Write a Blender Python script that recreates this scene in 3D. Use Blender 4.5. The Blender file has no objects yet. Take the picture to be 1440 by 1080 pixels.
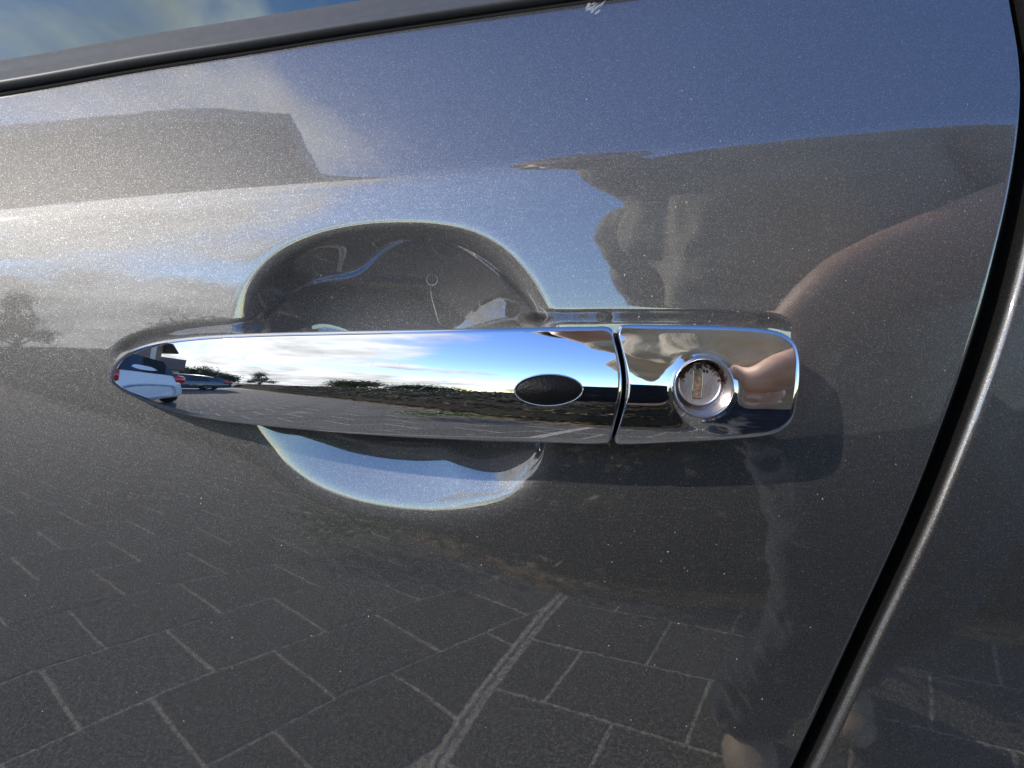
import bpy, math, random
import numpy as np
from mathutils import Vector, Matrix
random.seed(7)
np.random.seed(7)
R = math.radians
PI = math.pi

# ---------------------------------------------------------------- camera, light, exposure
H = 0.95          # height of the camera over the pavement
D = 0.32          # distance from the lens to the door
S = 0.60 / 720    # tangent per photograph pixel (1440 wide)
YAW, PITCH, ROLL = R(3.0), R(0.57), R(2.0)
SUN_AZ, SUN_EL = R(44.0), R(26.0)     # azimuth from straight behind the camera towards its left
EXPOSURE = 0.98
sc = bpy.context.scene
cam_pos = np.array([0.0, -D, H])
cf = np.array([-math.sin(YAW) * math.cos(PITCH), math.cos(YAW) * math.cos(PITCH), math.sin(PITCH)])
r0 = np.array([math.cos(YAW), math.sin(YAW), 0.0])
u0 = np.cross(r0, cf)
cr = r0 * math.cos(ROLL) + u0 * math.sin(ROLL)
cu = -r0 * math.sin(ROLL) + u0 * math.cos(ROLL)
cam = bpy.data.cameras.new('camera')
camo = bpy.data.objects.new('camera', cam)
sc.collection.objects.link(camo)
cam.sensor_width = 36
cam.lens = 18 / 0.60
cam.clip_start = 0.01
cam.clip_end = 3000
m = Matrix(((cr[0], cu[0], -cf[0], 0), (cr[1], cu[1], -cf[1], -D), (cr[2], cu[2], -cf[2], H), (0, 0, 0, 1)))
camo.matrix_world = m
sc.camera = camo

sun_vec = Vector((-math.sin(SUN_AZ) * math.cos(SUN_EL), -math.cos(SUN_AZ) * math.cos(SUN_EL), math.sin(SUN_EL)))
sun = bpy.data.lights.new('sun', 'SUN')
sun.energy = 2.0
sun.angle = R(0.5)
sun.color = (1.0, 0.93, 0.83)
suno = bpy.data.objects.new('sun', sun)
sc.collection.objects.link(suno)
suno.rotation_euler = sun_vec.to_track_quat('Z', 'Y').to_euler()

world = bpy.data.worlds.new('World')
sc.world = world
world.use_nodes = True
wn, wl = world.node_tree.nodes, world.node_tree.links
wn.clear()
def wnode(t, **kw):
    n = wn.new(t)
    for k, v in kw.items():
        setattr(n, k, v)
    return n
wout = wnode('ShaderNodeOutputWorld')
bg = wnode('ShaderNodeBackground')
bg.inputs['Strength'].default_value = 0.145
sky = wnode('ShaderNodeTexSky', sky_type='NISHITA', sun_disc=False)
sky.sun_elevation = SUN_EL
sky.sun_rotation = math.atan2(sun_vec.x, sun_vec.y)
sky.air_density = 1.0
sky.dust_density = 0.1
sky.ozone_density = 2.2
tc = wnode('ShaderNodeTexCoord')
sep = wnode('ShaderNodeSeparateXYZ')
wl.new(tc.outputs['Generated'], sep.inputs[0])
def wmath(op, a, b=None, c=None, clamp=False):
    n = wnode('ShaderNodeMath', operation=op)
    n.use_clamp = clamp
    for i, v in enumerate((a, b, c)):
        if v is None:
            continue
        if hasattr(v, 'links'):
            wl.new(v, n.inputs[i])
        else:
            n.inputs[i].default_value = v
    return n.outputs[0]
# project the direction onto a flat cloud layer so clouds flatten towards the horizon
zz = wmath('ADD', wmath('MAXIMUM', sep.outputs[2], 0.0), 0.30)
px_ = wmath('DIVIDE', sep.outputs[0], zz)
py_ = wmath('DIVIDE', sep.outputs[1], zz)
comb = wnode('ShaderNodeCombineXYZ')
wl.new(px_, comb.inputs[0]); wl.new(py_, comb.inputs[1])
comb.inputs[2].default_value = 4.3
n1 = wnode('ShaderNodeTexNoise'); n1.inputs['Scale'].default_value = 1.7; n1.inputs['Detail'].default_value = 9; n1.inputs['Roughness'].default_value = 0.56; n1.inputs['Distortion'].default_value = 0.35
wl.new(comb.outputs[0], n1.inputs['Vector'])
n2 = wnode('ShaderNodeTexNoise'); n2.inputs['Scale'].default_value = 3.6; n2.inputs['Detail'].default_value = 6; n2.inputs['Roughness'].default_value = 0.6
wl.new(comb.outputs[0], n2.inputs['Vector'])
# cloudier towards the sun's side (-x) and low over the horizon, clear overhead and to the right
bmr = wnode('ShaderNodeMapRange'); bmr.interpolation_type = 'SMOOTHSTEP'
bmr.inputs['From Min'].default_value = -0.02; bmr.inputs['From Max'].default_value = -0.40; bmr.inputs['To Min'].default_value = -0.07; bmr.inputs['To Max'].default_value = 0.15
wl.new(sep.outputs[0], bmr.inputs['Value'])
bias = bmr.outputs['Result']
low = wmath('MULTIPLY', wmath('SUBTRACT', 0.20, sep.outputs[2], clamp=True), 0.85)
dens = wmath('ADD', wmath('ADD', n1.outputs['Fac'], bias), low)
mr = wnode('ShaderNodeMapRange'); mr.interpolation_type = 'SMOOTHSTEP'
mr.inputs['From Min'].default_value = 0.53; mr.inputs['From Max'].default_value = 0.72
wl.new(dens, mr.inputs['Value'])
# cloud brightness: brighter near the sun
dot = wnode('ShaderNodeVectorMath', operation='DOT_PRODUCT')
wl.new(tc.outputs['Generated'], dot.inputs[0]); dot.inputs[1].default_value = tuple(sun_vec)
glow = wmath('POWER', wmath('MAXIMUM', dot.outputs['Value'], 0.0), 7.0)
cb = wmath('ADD', wmath('MULTIPLY', glow, 2.0), wmath('ADD', wmath('MULTIPLY', n2.outputs['Fac'], 10.0), -1.3))
cc = wnode('ShaderNodeCombineColor')
wl.new(wmath('MULTIPLY', cb, 0.97), cc.inputs[0]); wl.new(wmath('MULTIPLY', cb, 0.985), cc.inputs[1]); wl.new(cb, cc.inputs[2])
mix = wnode('ShaderNodeMix', data_type='RGBA')
wl.new(mr.outputs['Result'], mix.inputs['Factor'])
hs_ = wnode('ShaderNodeHueSaturation'); hs_.inputs['Saturation'].default_value = 1.18; hs_.inputs['Hue'].default_value = 0.512; hs_.inputs['Value'].default_value = 1.25
wl.new(sky.outputs['Color'], hs_.inputs['Color'])
wl.new(hs_.outputs['Color'], mix.inputs['A'])
wl.new(cc.outputs['Color'], mix.inputs['B'])
wl.new(mix.outputs['Result'], bg.inputs['Color'])
wl.new(bg.outputs['Background'], wout.inputs['Surface'])

sc.view_settings.view_transform = 'Standard'
sc.view_settings.look = 'None'
sc.view_settings.exposure = EXPOSURE
sc.view_settings.gamma = 1
sc.render.engine = 'CYCLES'
sc.cycles.max_bounces = 10
sc.cycles.glossy_bounces = 8
sc.cycles.use_denoising = True
sc.cycles.sample_clamp_indirect = 4.0
sc.cycles.blur_glossy = 0.3

# ---------------------------------------------------------------- authoring helpers: pixel of the photograph -> point in the place
def rays(px, py):
    px = np.asarray(px, float); py = np.asarray(py, float)
    u = (px - 720) * S; v = -(py - 540) * S
    return cf + u[..., None] * cr + v[..., None] * cu
def pt(px, py, y):
    d = rays(px, py)
    t = (np.asarray(y, float) + D) / d[..., 1]
    return cam_pos + t[..., None] * d
def spline(pts, n, closed=False):
    """Catmull-Rom (centripetal-ish) resampled evenly"""
    P = np.array(pts, float)
    N = len(P)
    out = []
    rng = range(N if closed else N - 1)
    for i in rng:
        if closed:
            p0, p1, p2, p3 = P[(i - 1) % N], P[i], P[(i + 1) % N], P[(i + 2) % N]
        else:
            p1, p2 = P[i], P[i + 1]
            p0 = P[i - 1] if i > 0 else 2 * p1 - p2
            p3 = P[i + 2] if i + 2 < N else 2 * p2 - p1
        t1 = 0.0
        e = lambda a, b: max(1e-9, np.linalg.norm(b - a)) ** 0.5
        a1 = e(p0, p1); a2 = a1 + e(p1, p2); a3 = a2 + e(p2, p3)
        for k in range(24):
            t = a1 + (a2 - a1) * k / 24
            A1 = (a1 - t) / a1 * p0 + t / a1 * p1
            A2 = (a2 - t) / (a2 - a1) * p1 + (t - a1) / (a2 - a1) * p2
            A3 = (a3 - t) / (a3 - a2) * p2 + (t - a2) / (a3 - a2) * p3
            B1 = (a2 - t) / a2 * A1 + t / a2 * A2
            B2 = (a3 - t) / (a3 - a1) * A2 + (t - a1) / (a3 - a1) * A3
            out.append((a2 - t) / (a2 - a1) * B1 + (t - a1) / (a2 - a1) * B2)
    if not closed:
        out.append(P[-1])
    out = np.array(out)
    q = np.vstack([out, out[:1]]) if closed else out
    L = np.concatenate([[0], np.cumsum(np.linalg.norm(np.diff(q, axis=0), axis=1))])
    s = np.linspace(0, L[-1], n + 1)[:-1] if closed else np.linspace(0, L[-1], n)
    return np.stack([np.interp(s, L, q[:, k]) for k in range(q.shape[1])], 1)
def sstep(a, b, x):
    t = np.clip((x - a) / (b - a), 0, 1)
    return t * t * (3 - 2 * t)
def sdf(poly, X, Z):
    """signed distance (inside positive) of points to a closed polygon"""
    sh = X.shape
    x = X.ravel(); z = Z.ravel()
    best = np.full(x.shape, 1e9); ins = np.zeros(x.shape, bool)
    n = len(poly)
    for i in range(n):
        a, b = poly[i], poly[(i + 1) % n]
        e = b - a
        wx, wz = x - a[0], z - a[1]
        t = np.clip((wx * e[0] + wz * e[1]) / (e @ e + 1e-18), 0, 1)
        best = np.minimum(best, (wx - t * e[0]) ** 2 + (wz - t * e[1]) ** 2)
        c = ((a[1] <= z) != (b[1] <= z))
        with np.errstate(divide='ignore', invalid='ignore'):
            xi = a[0] + (z - a[1]) * e[0] / (e[1] if e[1] else 1e-12)
        ins ^= c & (x < xi)
    d = np.sqrt(best)
    return np.where(ins, d, -d).reshape(sh)

# ---------------------------------------------------------------- outlines read off the photograph
GRIP = [(154, 533), (160, 513), (178, 496), (215, 482), (270, 474), (350, 469), (480, 465.5), (620, 462.5), (740, 460.5), (830, 459.5),
        (853, 459.5), (860, 463), (863.5, 474), (870, 500), (874.5, 530), (873, 562), (866, 592), (860, 615), (856, 622), (846, 624),
        (760, 622.5), (640, 618.5), (520, 612), (400, 602), (300, 590.5), (235, 577), (192, 560), (165, 545)]
CAP = [(871, 459), (876, 457), (940, 457), (1010, 458.5), (1070, 462), (1101, 469), (1117, 482), (1123, 500), (1124, 530), (1121, 560),
       (1114, 590), (1103, 603), (1085, 611), (1030, 617.5), (960, 621.5), (880, 625), (867, 624), (864, 618), (870, 596),
       (878, 566), (880.5, 540), (878, 512), (872, 484), (868.5, 466)]
SEAT = [(146, 530), (154, 506), (172, 488), (210, 473), (268, 464), (330, 460), (480, 455), (620, 450), (760, 446), (1010, 446), (1078, 450),
        (1112, 460), (1127, 478), (1130, 520), (1126, 566), (1116, 594), (1103, 603), (1085, 609), (1030, 615), (960, 619), (860, 621), (760, 620),
        (640, 616), (520, 610), (400, 600), (300, 588), (235, 575), (190, 558), (160, 545)]
POCKET = [(340, 520), (338, 455), (352, 405), (388, 362), (440, 335), (500, 321), (560, 317), (618, 320), (665, 332), (708, 358), (738, 392), (757, 425), (775, 470), (782, 520), (776, 600),
          (762, 650), (735, 690), (690, 715), (630, 725), (560, 722), (490, 708), (425, 680), (380, 640), (352, 590)]
CREASE = [(0, 300), (500, 257), (1000, 204), (1440, 155)]
EDGE = [(1395, -120), (1414, -40), (1425, 20), (1434, 75), (1437, 130), (1432, 195), (1420, 270), (1402, 350), (1371, 465), (1325, 600), (1270, 740), (1206, 880), (1116, 1075), (1040, 1230)]
BELT = [(-300, 175), (0, 134), (200, 99), (340, 77), (500, 51), (660, 27), (820, 4), (1000, -20), (1300, -55)]

cz = pt([c[0] for c in CREASE], [c[1] for c in CREASE], 0.0)
c1, c0 = np.polyfit(cz[:, 0], cz[:, 2], 1)
def crease_z(x):
    return c1 * x + c0
TZ = np.array([-0.75, -0.45, -0.30, -0.17, -0.12, -0.085, -0.055, -0.03, -0.012, 0.010, 0.03]) + H
TT = np.array([-3.0, -8.0, -11.0, -11.5, -11.0, -9.8, -7.8, -5.0, -3.2, -1.2, 0.8])
_zs = np.arange(H - 0.76, H + 0.36, 0.0005)
_xs = np.linspace(-1.0, 1.2, 221)
def _tilt(x, z):
    zc = crease_z(np.clip(x, -0.35, 0.4))
    lo = np.interp(z, TZ, TT)
    f = (z - TZ[-1]) / (zc - TZ[-1])
    mid = TT[-1] + np.clip(f, 0, 1) * (7.6 - TT[-1])
    up = (15.5 + 5.5 * sstep(-0.17, 0.03, x)) + np.clip((z - zc) / 0.07, 0, 1) * 4.0
    t = np.where(z < TZ[-1], lo, mid)
    return t + (up - t) * sstep(zc - 0.003, zc + 0.003, z)
_tab = np.zeros((len(_xs), len(_zs)))
_k = np.ones(13) / 13
for i, x in enumerate(_xs):
    t = np.convolve(np.pad(_tilt(x, _zs), 6, mode='edge'), _k, mode='valid')
    y = np.concatenate([[0], np.cumsum(np.tan(np.radians((t[1:] + t[:-1]) / 2))) * 0.0005])
    _tab[i] = y - np.interp(H, _zs, y)
def skin_y(x, z):
    """the smooth skin of the car side, without pocket or seat"""
    x = np.asarray(x, float); z = np.asarray(z, float)
    fi = np.clip((x - _xs[0]) / (_xs[1] - _xs[0]), 0, len(_xs) - 1.001); i = fi.astype(int); fi = fi - i
    fz = np.clip((z - _zs[0]) / 0.0005, 0, len(_zs) - 1.001); j = fz.astype(int); fz = fz - j
    a = _tab[i, j] * (1 - fz) + _tab[i, j + 1] * fz
    b = _tab[i + 1, j] * (1 - fz) + _tab[i + 1, j + 1] * fz
    return a * (1 - fi) + b * fi + 0.055 * x * x
pk = pt([p[0] for p in POCKET], [p[1] for p in POCKET], 0.0)[:, [0, 2]]
pk = spline(pk, 160, closed=True)
pkc = pt(560, 524, 0.0)[[0, 2]]
st = spline(pt([p[0] for p in SEAT], [p[1] for p in SEAT], 0.0)[:, [0, 2]], 160, closed=True)
_pth = np.arctan2(pk[:, 1] - pkc[1], pk[:, 0] - pkc[0]); _pr = np.hypot(pk[:, 1] - pkc[1], pk[:, 0] - pkc[0])
_o = np.argsort(_pth); _pth, _pr = _pth[_o], _pr[_o]
_pd = np.linspace(-0.010, 0.065, 400)
_slope = sstep(-0.0060, 0.0060, _pd) * (1 - sstep(0.000, 0.050, _pd)) * 0.60
_pdep = np.concatenate([[0], np.cumsum((_slope[1:] + _slope[:-1]) / 2) * (_pd[1] - _pd[0])])
_slope2 = sstep(-0.0080, 0.0085, _pd) * (1 - sstep(0.044, 0.066, _pd))
_pdep2 = np.concatenate([[0], np.cumsum((_slope2[1:] + _slope2[:-1]) / 2) * (_pd[1] - _pd[0])])
_pdep2 *= np.interp(0.062, _pd, _pdep) / np.interp(0.062, _pd, _pdep2)
GLINT_STEP = [(372, 470), (402, 425), (445, 398), (500, 386), (512, 380), (552, 350), (592, 341), (640, 347), (690, 376), (728, 412), (752, 440), (758, 470), (700, 560), (420, 560)]  # step added to the pocket shape to imitate a bright reflected edge
glint = pt([p[0] for p in GLINT_STEP], [p[1] for p in GLINT_STEP], 0.012)[:, [0, 2]]
glint = spline(glint, 120, closed=True)
def door_y(x, z):
    x = np.asarray(x, float); z = np.asarray(z, float)
    y = skin_y(x, z)
    dx, dz = x - pkc[0], z - pkc[1]
    th = np.arctan2(dz, dx); r = np.hypot(dx, dz)
    ro = np.interp(th, _pth, _pr, period=2 * PI)
    d = (1 - r / ro) * 0.062
    wl_ = sstep(-0.15, -0.75, np.sin(th) + 0.25 * np.cos(th))
    y = y + np.interp(d, _pd, _pdep, left=0, right=_pdep[-1]) * (1 - wl_) + np.interp(d, _pd, _pdep2, left=0, right=_pdep2[-1]) * wl_
    inp = d > 0.002
    if inp.any():
        dl_ = sdf(glint, x[inp], z[inp]); w_ = sstep(H - 0.002, H + 0.010, z[inp])
        y[inp] = y[inp] + w_ * (0.00026 * sstep(-0.0009, 0.0009, dl_))
    near = (np.abs(x - 0.0) < 0.22) & (np.abs(z - H) < 0.06)
    add = np.zeros_like(y)
    if near.any():
        dd = sdf(st, x[near], z[near])
        add[near] = 0.0013 * sstep(-0.0028, 0.0024, dd) * sstep(H + 0.0035, H + 0.0135, z[near]) * (1 - sstep(st[:, 0].max() - 0.016, st[:, 0].max() - 0.001, x[near])) * sstep(st[:, 0].min() - 0.001, st[:, 0].min() + 0.010, x[near])
    return y + add * (1 - sstep(0.002, 0.012, d))
#@@ANALYSIS

# ---------------------------------------------------------------- materials
class NT:
    def __init__(s, name):
        s.m = bpy.data.materials.new(name); s.m.use_nodes = True
        s.n, s.l = s.m.node_tree.nodes, s.m.node_tree.links
        s.n.clear()
        s.out = s.n.new('ShaderNodeOutputMaterial')
        s.b = s.n.new('ShaderNodeBsdfPrincipled')
        s.l.new(s.b.outputs[0], s.out.inputs[0])
        s.t = s.n.new('ShaderNodeTexCoord')
    def add(s, t, **kw):
        n = s.n.new(t)
        for k, v in kw.items(): setattr(n, k, v)
        return n
    def link(s, a, b): s.l.new(a, b)
    def set(s, **kw):
        for k, v in kw.items():
            k = k.replace('_', ' ').replace('  ', '_')
            s.b.inputs[k].default_value = v
    def noise(s, scale, detail=4, rough=0.55, vec=None, dist=0.0):
        n = s.add('ShaderNodeTexNoise'); n.inputs['Scale'].default_value = scale; n.inputs['Detail'].default_value = detail
        n.inputs['Roughness'].default_value = rough; n.inputs['Distortion'].default_value = dist
        s.link(vec or s.t.outputs['Object'], n.inputs['Vector']); return n
    def ramp(s, fac, stops):
        r = s.add('ShaderNodeValToRGB'); e = r.color_ramp.elements
        while len(e) < len(stops): e.new(0.5)
        for q, (p, c) in zip(e, stops):
            q.position = p; q.color = (*c, 1) if len(c) == 3 else c
        s.link(fac, r.inputs[0]); return r
    def bump(s, h, strength=0.3, dist=0.001, normal=None):
        b = s.add('ShaderNodeBump'); b.inputs['Strength'].default_value = strength; b.inputs['Distance'].default_value = dist
        s.link(h, b.inputs['Height'])
        if normal is not None: s.link(normal, b.inputs['Normal'])
        return b.outputs[0]
    def math(s, op, a, b=None, clamp=False):
        n = s.add('ShaderNodeMath', operation=op); n.use_clamp = clamp
        for i, v in enumerate((a, b)):
            if v is None: continue
            if hasattr(v, 'links'): s.link(v, n.inputs[i])
            else: n.inputs[i].default_value = v
        return n.outputs[0]

def col_mat(name, col, rough=0.6, metal=0.0, var=0.15, scale=20, bump=0.0, bscale=200, bdist=0.001, coat=0.0, spec=0.5):
    t = NT(name)
    n = t.noise(scale)
    lo = tuple(c * (1 - var) for c in col); hi = tuple(min(1, c * (1 + var)) for c in col)
    r = t.ramp(n.outputs['Fac'], [(0.3, lo), (0.7, hi)])
    t.link(r.outputs[0], t.b.inputs['Base Color'])
    t.set(Roughness=rough, Metallic=metal, Coat_Weight=coat, Specular_IOR_Level=spec)
    if bump:
        nb = t.noise(bscale, 6)
        t.link(t.bump(nb.outputs['Fac'], bump, bdist), t.b.inputs['Normal'])
    return t.m

def paint_mat():
    t = NT('metallic_grey_paint')
    # two sizes of aluminium flake: every cell is one flake with its own lean
    normals = []
    geo = t.add('ShaderNodeNewGeometry')
    def flake(scale, amt):
        v = t.add('ShaderNodeTexVoronoi'); v.inputs['Scale'].default_value = scale
        t.link(t.t.outputs['Object'], v.inputs['Vector'])
        s1 = t.add('ShaderNodeVectorMath', operation='SUBTRACT'); t.link(v.outputs['Color'], s1.inputs[0]); s1.inputs[1].default_value = (0.5, 0.5, 0.5)
        s2 = t.add('ShaderNodeVectorMath', operation='SCALE'); t.link(s1.outputs[0], s2.inputs[0]); s2.inputs['Scale'].default_value = amt
        return s2.outputs[0], v
    f1, v1 = flake(5200, 0.12)
    f2, v2 = flake(3400, 0.04)
    a1 = t.add('ShaderNodeVectorMath', operation='ADD'); t.link(f1, a1.inputs[0]); t.link(f2, a1.inputs[1])
    a2 = t.add('ShaderNodeVectorMath', operation='ADD'); t.link(geo.outputs['Normal'], a2.inputs[0]); t.link(a1.outputs[0], a2.inputs[1])
    nz = t.add('ShaderNodeVectorMath', operation='NORMALIZE'); t.link(a2.outputs[0], nz.inputs[0])
    t.link(nz.outputs[0], t.b.inputs['Normal'])
    sepc = t.add('ShaderNodeSeparateColor'); t.link(v1.outputs['Color'], sepc.inputs[0])
    r = t.ramp(sepc.outputs[1], [(0.0, (0.068, 0.066, 0.066)), (0.55, (0.112, 0.110, 0.109)), (0.95, (0.165, 0.163, 0.161)), (0.994, (0.42, 0.41, 0.41))])
    t.link(r.outputs[0], t.b.inputs['Base Color'])
    # fine dust and wiping marks roughen the lacquer a little
    nd = t.noise(9, 6, 0.6); nd2 = t.noise(420, 3, 0.6)
    cr_ = t.math('ADD', t.math('MULTIPLY', nd.outputs['Fac'], 0.035), 0.004)
    t.link(cr_, t.b.inputs['Coat Roughness'])
    t.set(Metallic=1.0, Roughness=0.52, Coat_Weight=1.0, Coat_IOR=2.2)
    # orange peel
    op = t.noise(160, 2, 0.5)
    t.link(t.bump(op.outputs['Fac'], 0.012, 0.0004), t.b.inputs['Coat Normal'])
    return t.m

def chrome_mat(name, rough=0.012, col=(0.66, 0.665, 0.675), spots=True):
    t = NT(name)
    n = t.noise(5, 5); n2 = t.noise(900, 2)
    r = t.ramp(n.outputs['Fac'], [(0.3, tuple(c * 0.97 for c in col)), (0.7, col)])
    t.link(r.outputs[0], t.b.inputs['Base Color'])
    sp = t.math('GREATER_THAN', n2.outputs['Fac'], 0.80)
    sm = t.noise(60, 6, 0.7, dist=1.5)
    smr = t.add('ShaderNodeMapRange'); smr.inputs['From Min'].default_value = 0.52; smr.inputs['From Max'].default_value = 0.80; smr.inputs['To Max'].default_value = 0.07
    t.link(sm.outputs['Fac'], smr.inputs['Value'])
    t.link(t.math('ADD', t.math('ADD', t.math('MULTIPLY', sp, 0.35), smr.outputs['Result']), rough), t.b.inputs['Roughness'])
    t.set(Metallic=1.0)
    w = t.noise(28, 2, 0.4)
    t.link(t.bump(w.outputs['Fac'], 0.03, 0.001), t.b.inputs['Normal'])
    return t.m

def button_mat():
    t = NT('grained_black_plastic')
    v = t.add('ShaderNodeTexVoronoi', feature='SMOOTH_F1'); v.inputs['Scale'].default_value = 1500
    n = t.noise(700, 3)
    mx = t.add('ShaderNodeVectorMath', operation='MULTIPLY'); t.link(t.t.outputs['Object'], mx.inputs[0]); mx.inputs[1].default_value = (0.75, 1, 1.1)
    ad = t.add('ShaderNodeVectorMath', operation='SCALE'); t.link(n.outputs['Color'], ad.inputs[0]); ad.inputs['Scale'].default_value = 0.0006
    sm = t.add('ShaderNodeVectorMath', operation='ADD'); t.link(mx.outputs[0], sm.inputs[0]); t.link(ad.outputs[0], sm.inputs[1])
    t.link(sm.outputs[0], v.inputs['Vector'])
    t.link(t.bump(v.outputs['Distance'], 0.55, 0.00022), t.b.inputs['Normal'])
    t.set(Base_Color=(0.005, 0.005, 0.006, 1), Roughness=0.45, Specular_IOR_Level=0.14)
    return t.m

def stone_mat(name, base, speck, seed=0):
    t = NT(name)
    gp = t.add('ShaderNodeNewGeometry')
    n = t.noise(7, 5, vec=gp.outputs['Position']); f = t.noise(150, 4, 0.8, vec=gp.outputs['Position'])
    r1 = t.ramp(n.outputs['Fac'], [(0.3, tuple(c * 0.8 for c in base)), (0.7, tuple(c * 1.2 for c in base))])
    r2 = t.ramp(f.outputs['Fac'], [(0.41, tuple(c * 0.2 for c in base)), (0.5, base), (0.57, speck)])
    oi = t.add('ShaderNodeObjectInfo')
    mx = t.add('ShaderNodeMix', data_type='RGBA'); mx.inputs['Factor'].default_value = 0.88
    t.link(r1.outputs[0], mx.inputs['A']); t.link(r2.outputs[0], mx.inputs['B'])
    h = t.add('ShaderNodeHueSaturation'); t.link(mx.outputs['Result'], h.inputs['Color'])
    t.link(t.math('ADD', t.math('MULTIPLY', oi.outputs['Random'], 0.3), 0.85), h.inputs['Value'])
    t.link(h.outputs[0], t.b.inputs['Base Color'])
    t.set(Roughness=0.85)
    t.link(t.bump(f.outputs['Fac'], 1.0, 0.006), t.b.inputs['Normal'])
    return t.m

def cloth_mat(name, col, knit=False):
    t = NT(name)
    n = t.noise(11, 5); n2 = t.noise(60, 3)
    r = t.ramp(n.outputs['Fac'], [(0.3, tuple(c * 0.8 for c in col)), (0.7, tuple(c * 1.15 for c in col))])
    t.link(r.outputs[0], t.b.inputs['Base Color'])
    t.set(Roughness=0.9, Sheen_Weight=0.2)
    if knit:
        w = t.add('ShaderNodeTexWave'); w.inputs['Scale'].default_value = 90; w.inputs['Distortion'].default_value = 2.5
        t.link(t.t.outputs['Object'], w.inputs['Vector'])
        t.link(t.bump(w.outputs['Fac'], 0.6, 0.003), t.b.inputs['Normal'])
    else:
        t.link(t.bump(n2.outputs['Fac'], 0.5, 0.006), t.b.inputs['Normal'])
    return t.m

def skin_mat():
    t = NT('skin')
    n = t.noise(30, 4); n2 = t.noise(500, 3)
    r = t.ramp(n.outputs['Fac'], [(0.3, (0.70, 0.40, 0.28)), (0.7, (0.86, 0.56, 0.42))])
    t.link(r.outputs[0], t.b.inputs['Base Color'])
    t.set(Roughness=0.5)
    t.b.inputs['Subsurface Weight'].default_value = 0.0
    t.link(t.bump(n2.outputs['Fac'], 0.25, 0.001), t.b.inputs['Normal'])
    return t.m

def leaf_mat(name, a, b):
    t = NT(name)
    oi = t.add('ShaderNodeNewGeometry')
    n = t.noise(6, 4)
    rr = t.math('ADD', t.math('MULTIPLY', oi.outputs['Random Per Island'], 0.7), t.math('MULTIPLY', n.outputs['Fac'], 0.3))
    r = t.ramp(rr, [(0.1, a), (0.9, b)])
    t.link(r.outputs[0], t.b.inputs['Base Color'])
    t.set(Roughness=0.55)
    return t.m

def glass_mat():
    t = NT('green_tinted_glass')
    n = t.noise(3, 3)
    r = t.ramp(n.outputs['Fac'], [(0.3, (0.010, 0.016, 0.014)), (0.7, (0.016, 0.024, 0.021))])
    t.link(r.outputs[0], t.b.inputs['Base Color'])
    t.set(Roughness=0.012, IOR=2.4, Coat_Weight=1.0, Coat_Roughness=0.01)
    t.b.inputs['Specular Tint'].default_value = (0.80, 1.0, 0.90, 1)
    w = t.noise(6, 2)
    t.link(t.bump(w.outputs['Fac'], 0.02, 0.01), t.b.inputs['Normal'])
    return t.m

def lock_mat():
    """worn metal with grime round the upper edge"""
    t = NT('worn_lock_metal')
    n = t.noise(700, 5, 0.65); n2 = t.noise(2600, 3)
    sp = t.add('ShaderNodeSeparateXYZ'); t.link(t.t.outputs['Object'], sp.inputs[0])
    c = LOCK_C
    dx = t.math('SUBTRACT', sp.outputs[0], float(c[0])); dz = t.math('SUBTRACT', sp.outputs[2], float(c[2]))
    rad = t.math('SQRT', t.math('ADD', t.math('MULTIPLY', dx, dx), t.math('MULTIPLY', dz, dz)))
    edge = t.math('MULTIPLY', t.math('SUBTRACT', rad, 0.0047), 330, clamp=True)
    up = t.math('MULTIPLY', t.math('ADD', dz, 0.001), 260, clamp=True)
    g = t.math('MULTIPLY', edge, up)
    g2 = t.math('GREATER_THAN', t.math('ADD', t.math('MULTIPLY', g, 0.26), n.outputs['Fac']), 0.71)
    mx = t.add('ShaderNodeMix', data_type='RGBA'); t.link(g2, mx.inputs['Factor'])
    r = t.ramp(n.outputs['Fac'], [(0.3, (0.62, 0.50, 0.44)), (0.7, (0.80, 0.69, 0.62))])
    t.link(r.outputs[0], mx.inputs['A']); mx.inputs['B'].default_value = (0.05, 0.025, 0.015, 1)
    t.link(mx.outputs['Result'], t.b.inputs['Base Color'])
    t.link(t.math('SUBTRACT', 1.0, g2), t.b.inputs['Metallic'])
    t.set(Roughness=0.30)
    t.link(t.bump(n2.outputs['Fac'], 0.3, 0.00008), t.b.inputs['Normal'])
    return t.m

# ---------------------------------------------------------------- object helpers
def empty(name, loc, label=None, cat=None, group=None, rz=0):
    o = bpy.data.objects.new(name, None); sc.collection.objects.link(o)
    o.location = loc; o.rotation_euler = (0, 0, rz); o.empty_display_size = 0.1
    if label: o['label'] = label
    if cat: o['category'] = cat
    if group: o['group'] = group
    return o
def link_obj(name, me, parent=None, mat=None, **props):
    o = bpy.data.objects.new(name, me); sc.collection.objects.link(o)
    if parent is not None:
        o.parent = parent
    if mat is not None and not me.materials: me.materials.append(mat)
    for k, v in props.items(): o[k] = v
    return o
def mesh(name, V, F, smooth=True, merge=0.0):
    me = bpy.data.meshes.new(name)
    me.from_pydata([tuple(v) for v in V], [], [tuple(f) for f in F])
    if merge:
        import bmesh
        bm = bmesh.new(); bm.from_mesh(me)
        bmesh.ops.remove_doubles(bm, verts=bm.verts, dist=merge)
        bmesh.ops.recalc_face_normals(bm, faces=bm.faces)
        bm.to_mesh(me); bm.free()
    me.polygons.foreach_set('use_smooth', [smooth] * len(me.polygons))
    me.update()
    return me
def grid_faces(nr, nc, base=0, wrap=False, flip=False):
    F = []
    for i in range(nr - 1):
        for j in range(nc if wrap else nc - 1):
            a = base + i * nc + j; b = base + i * nc + (j + 1) % nc; c = a + nc; d_ = b + nc
            F.append((a, c, d_, b) if flip else (a, b, d_, c))
    return F
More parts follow.
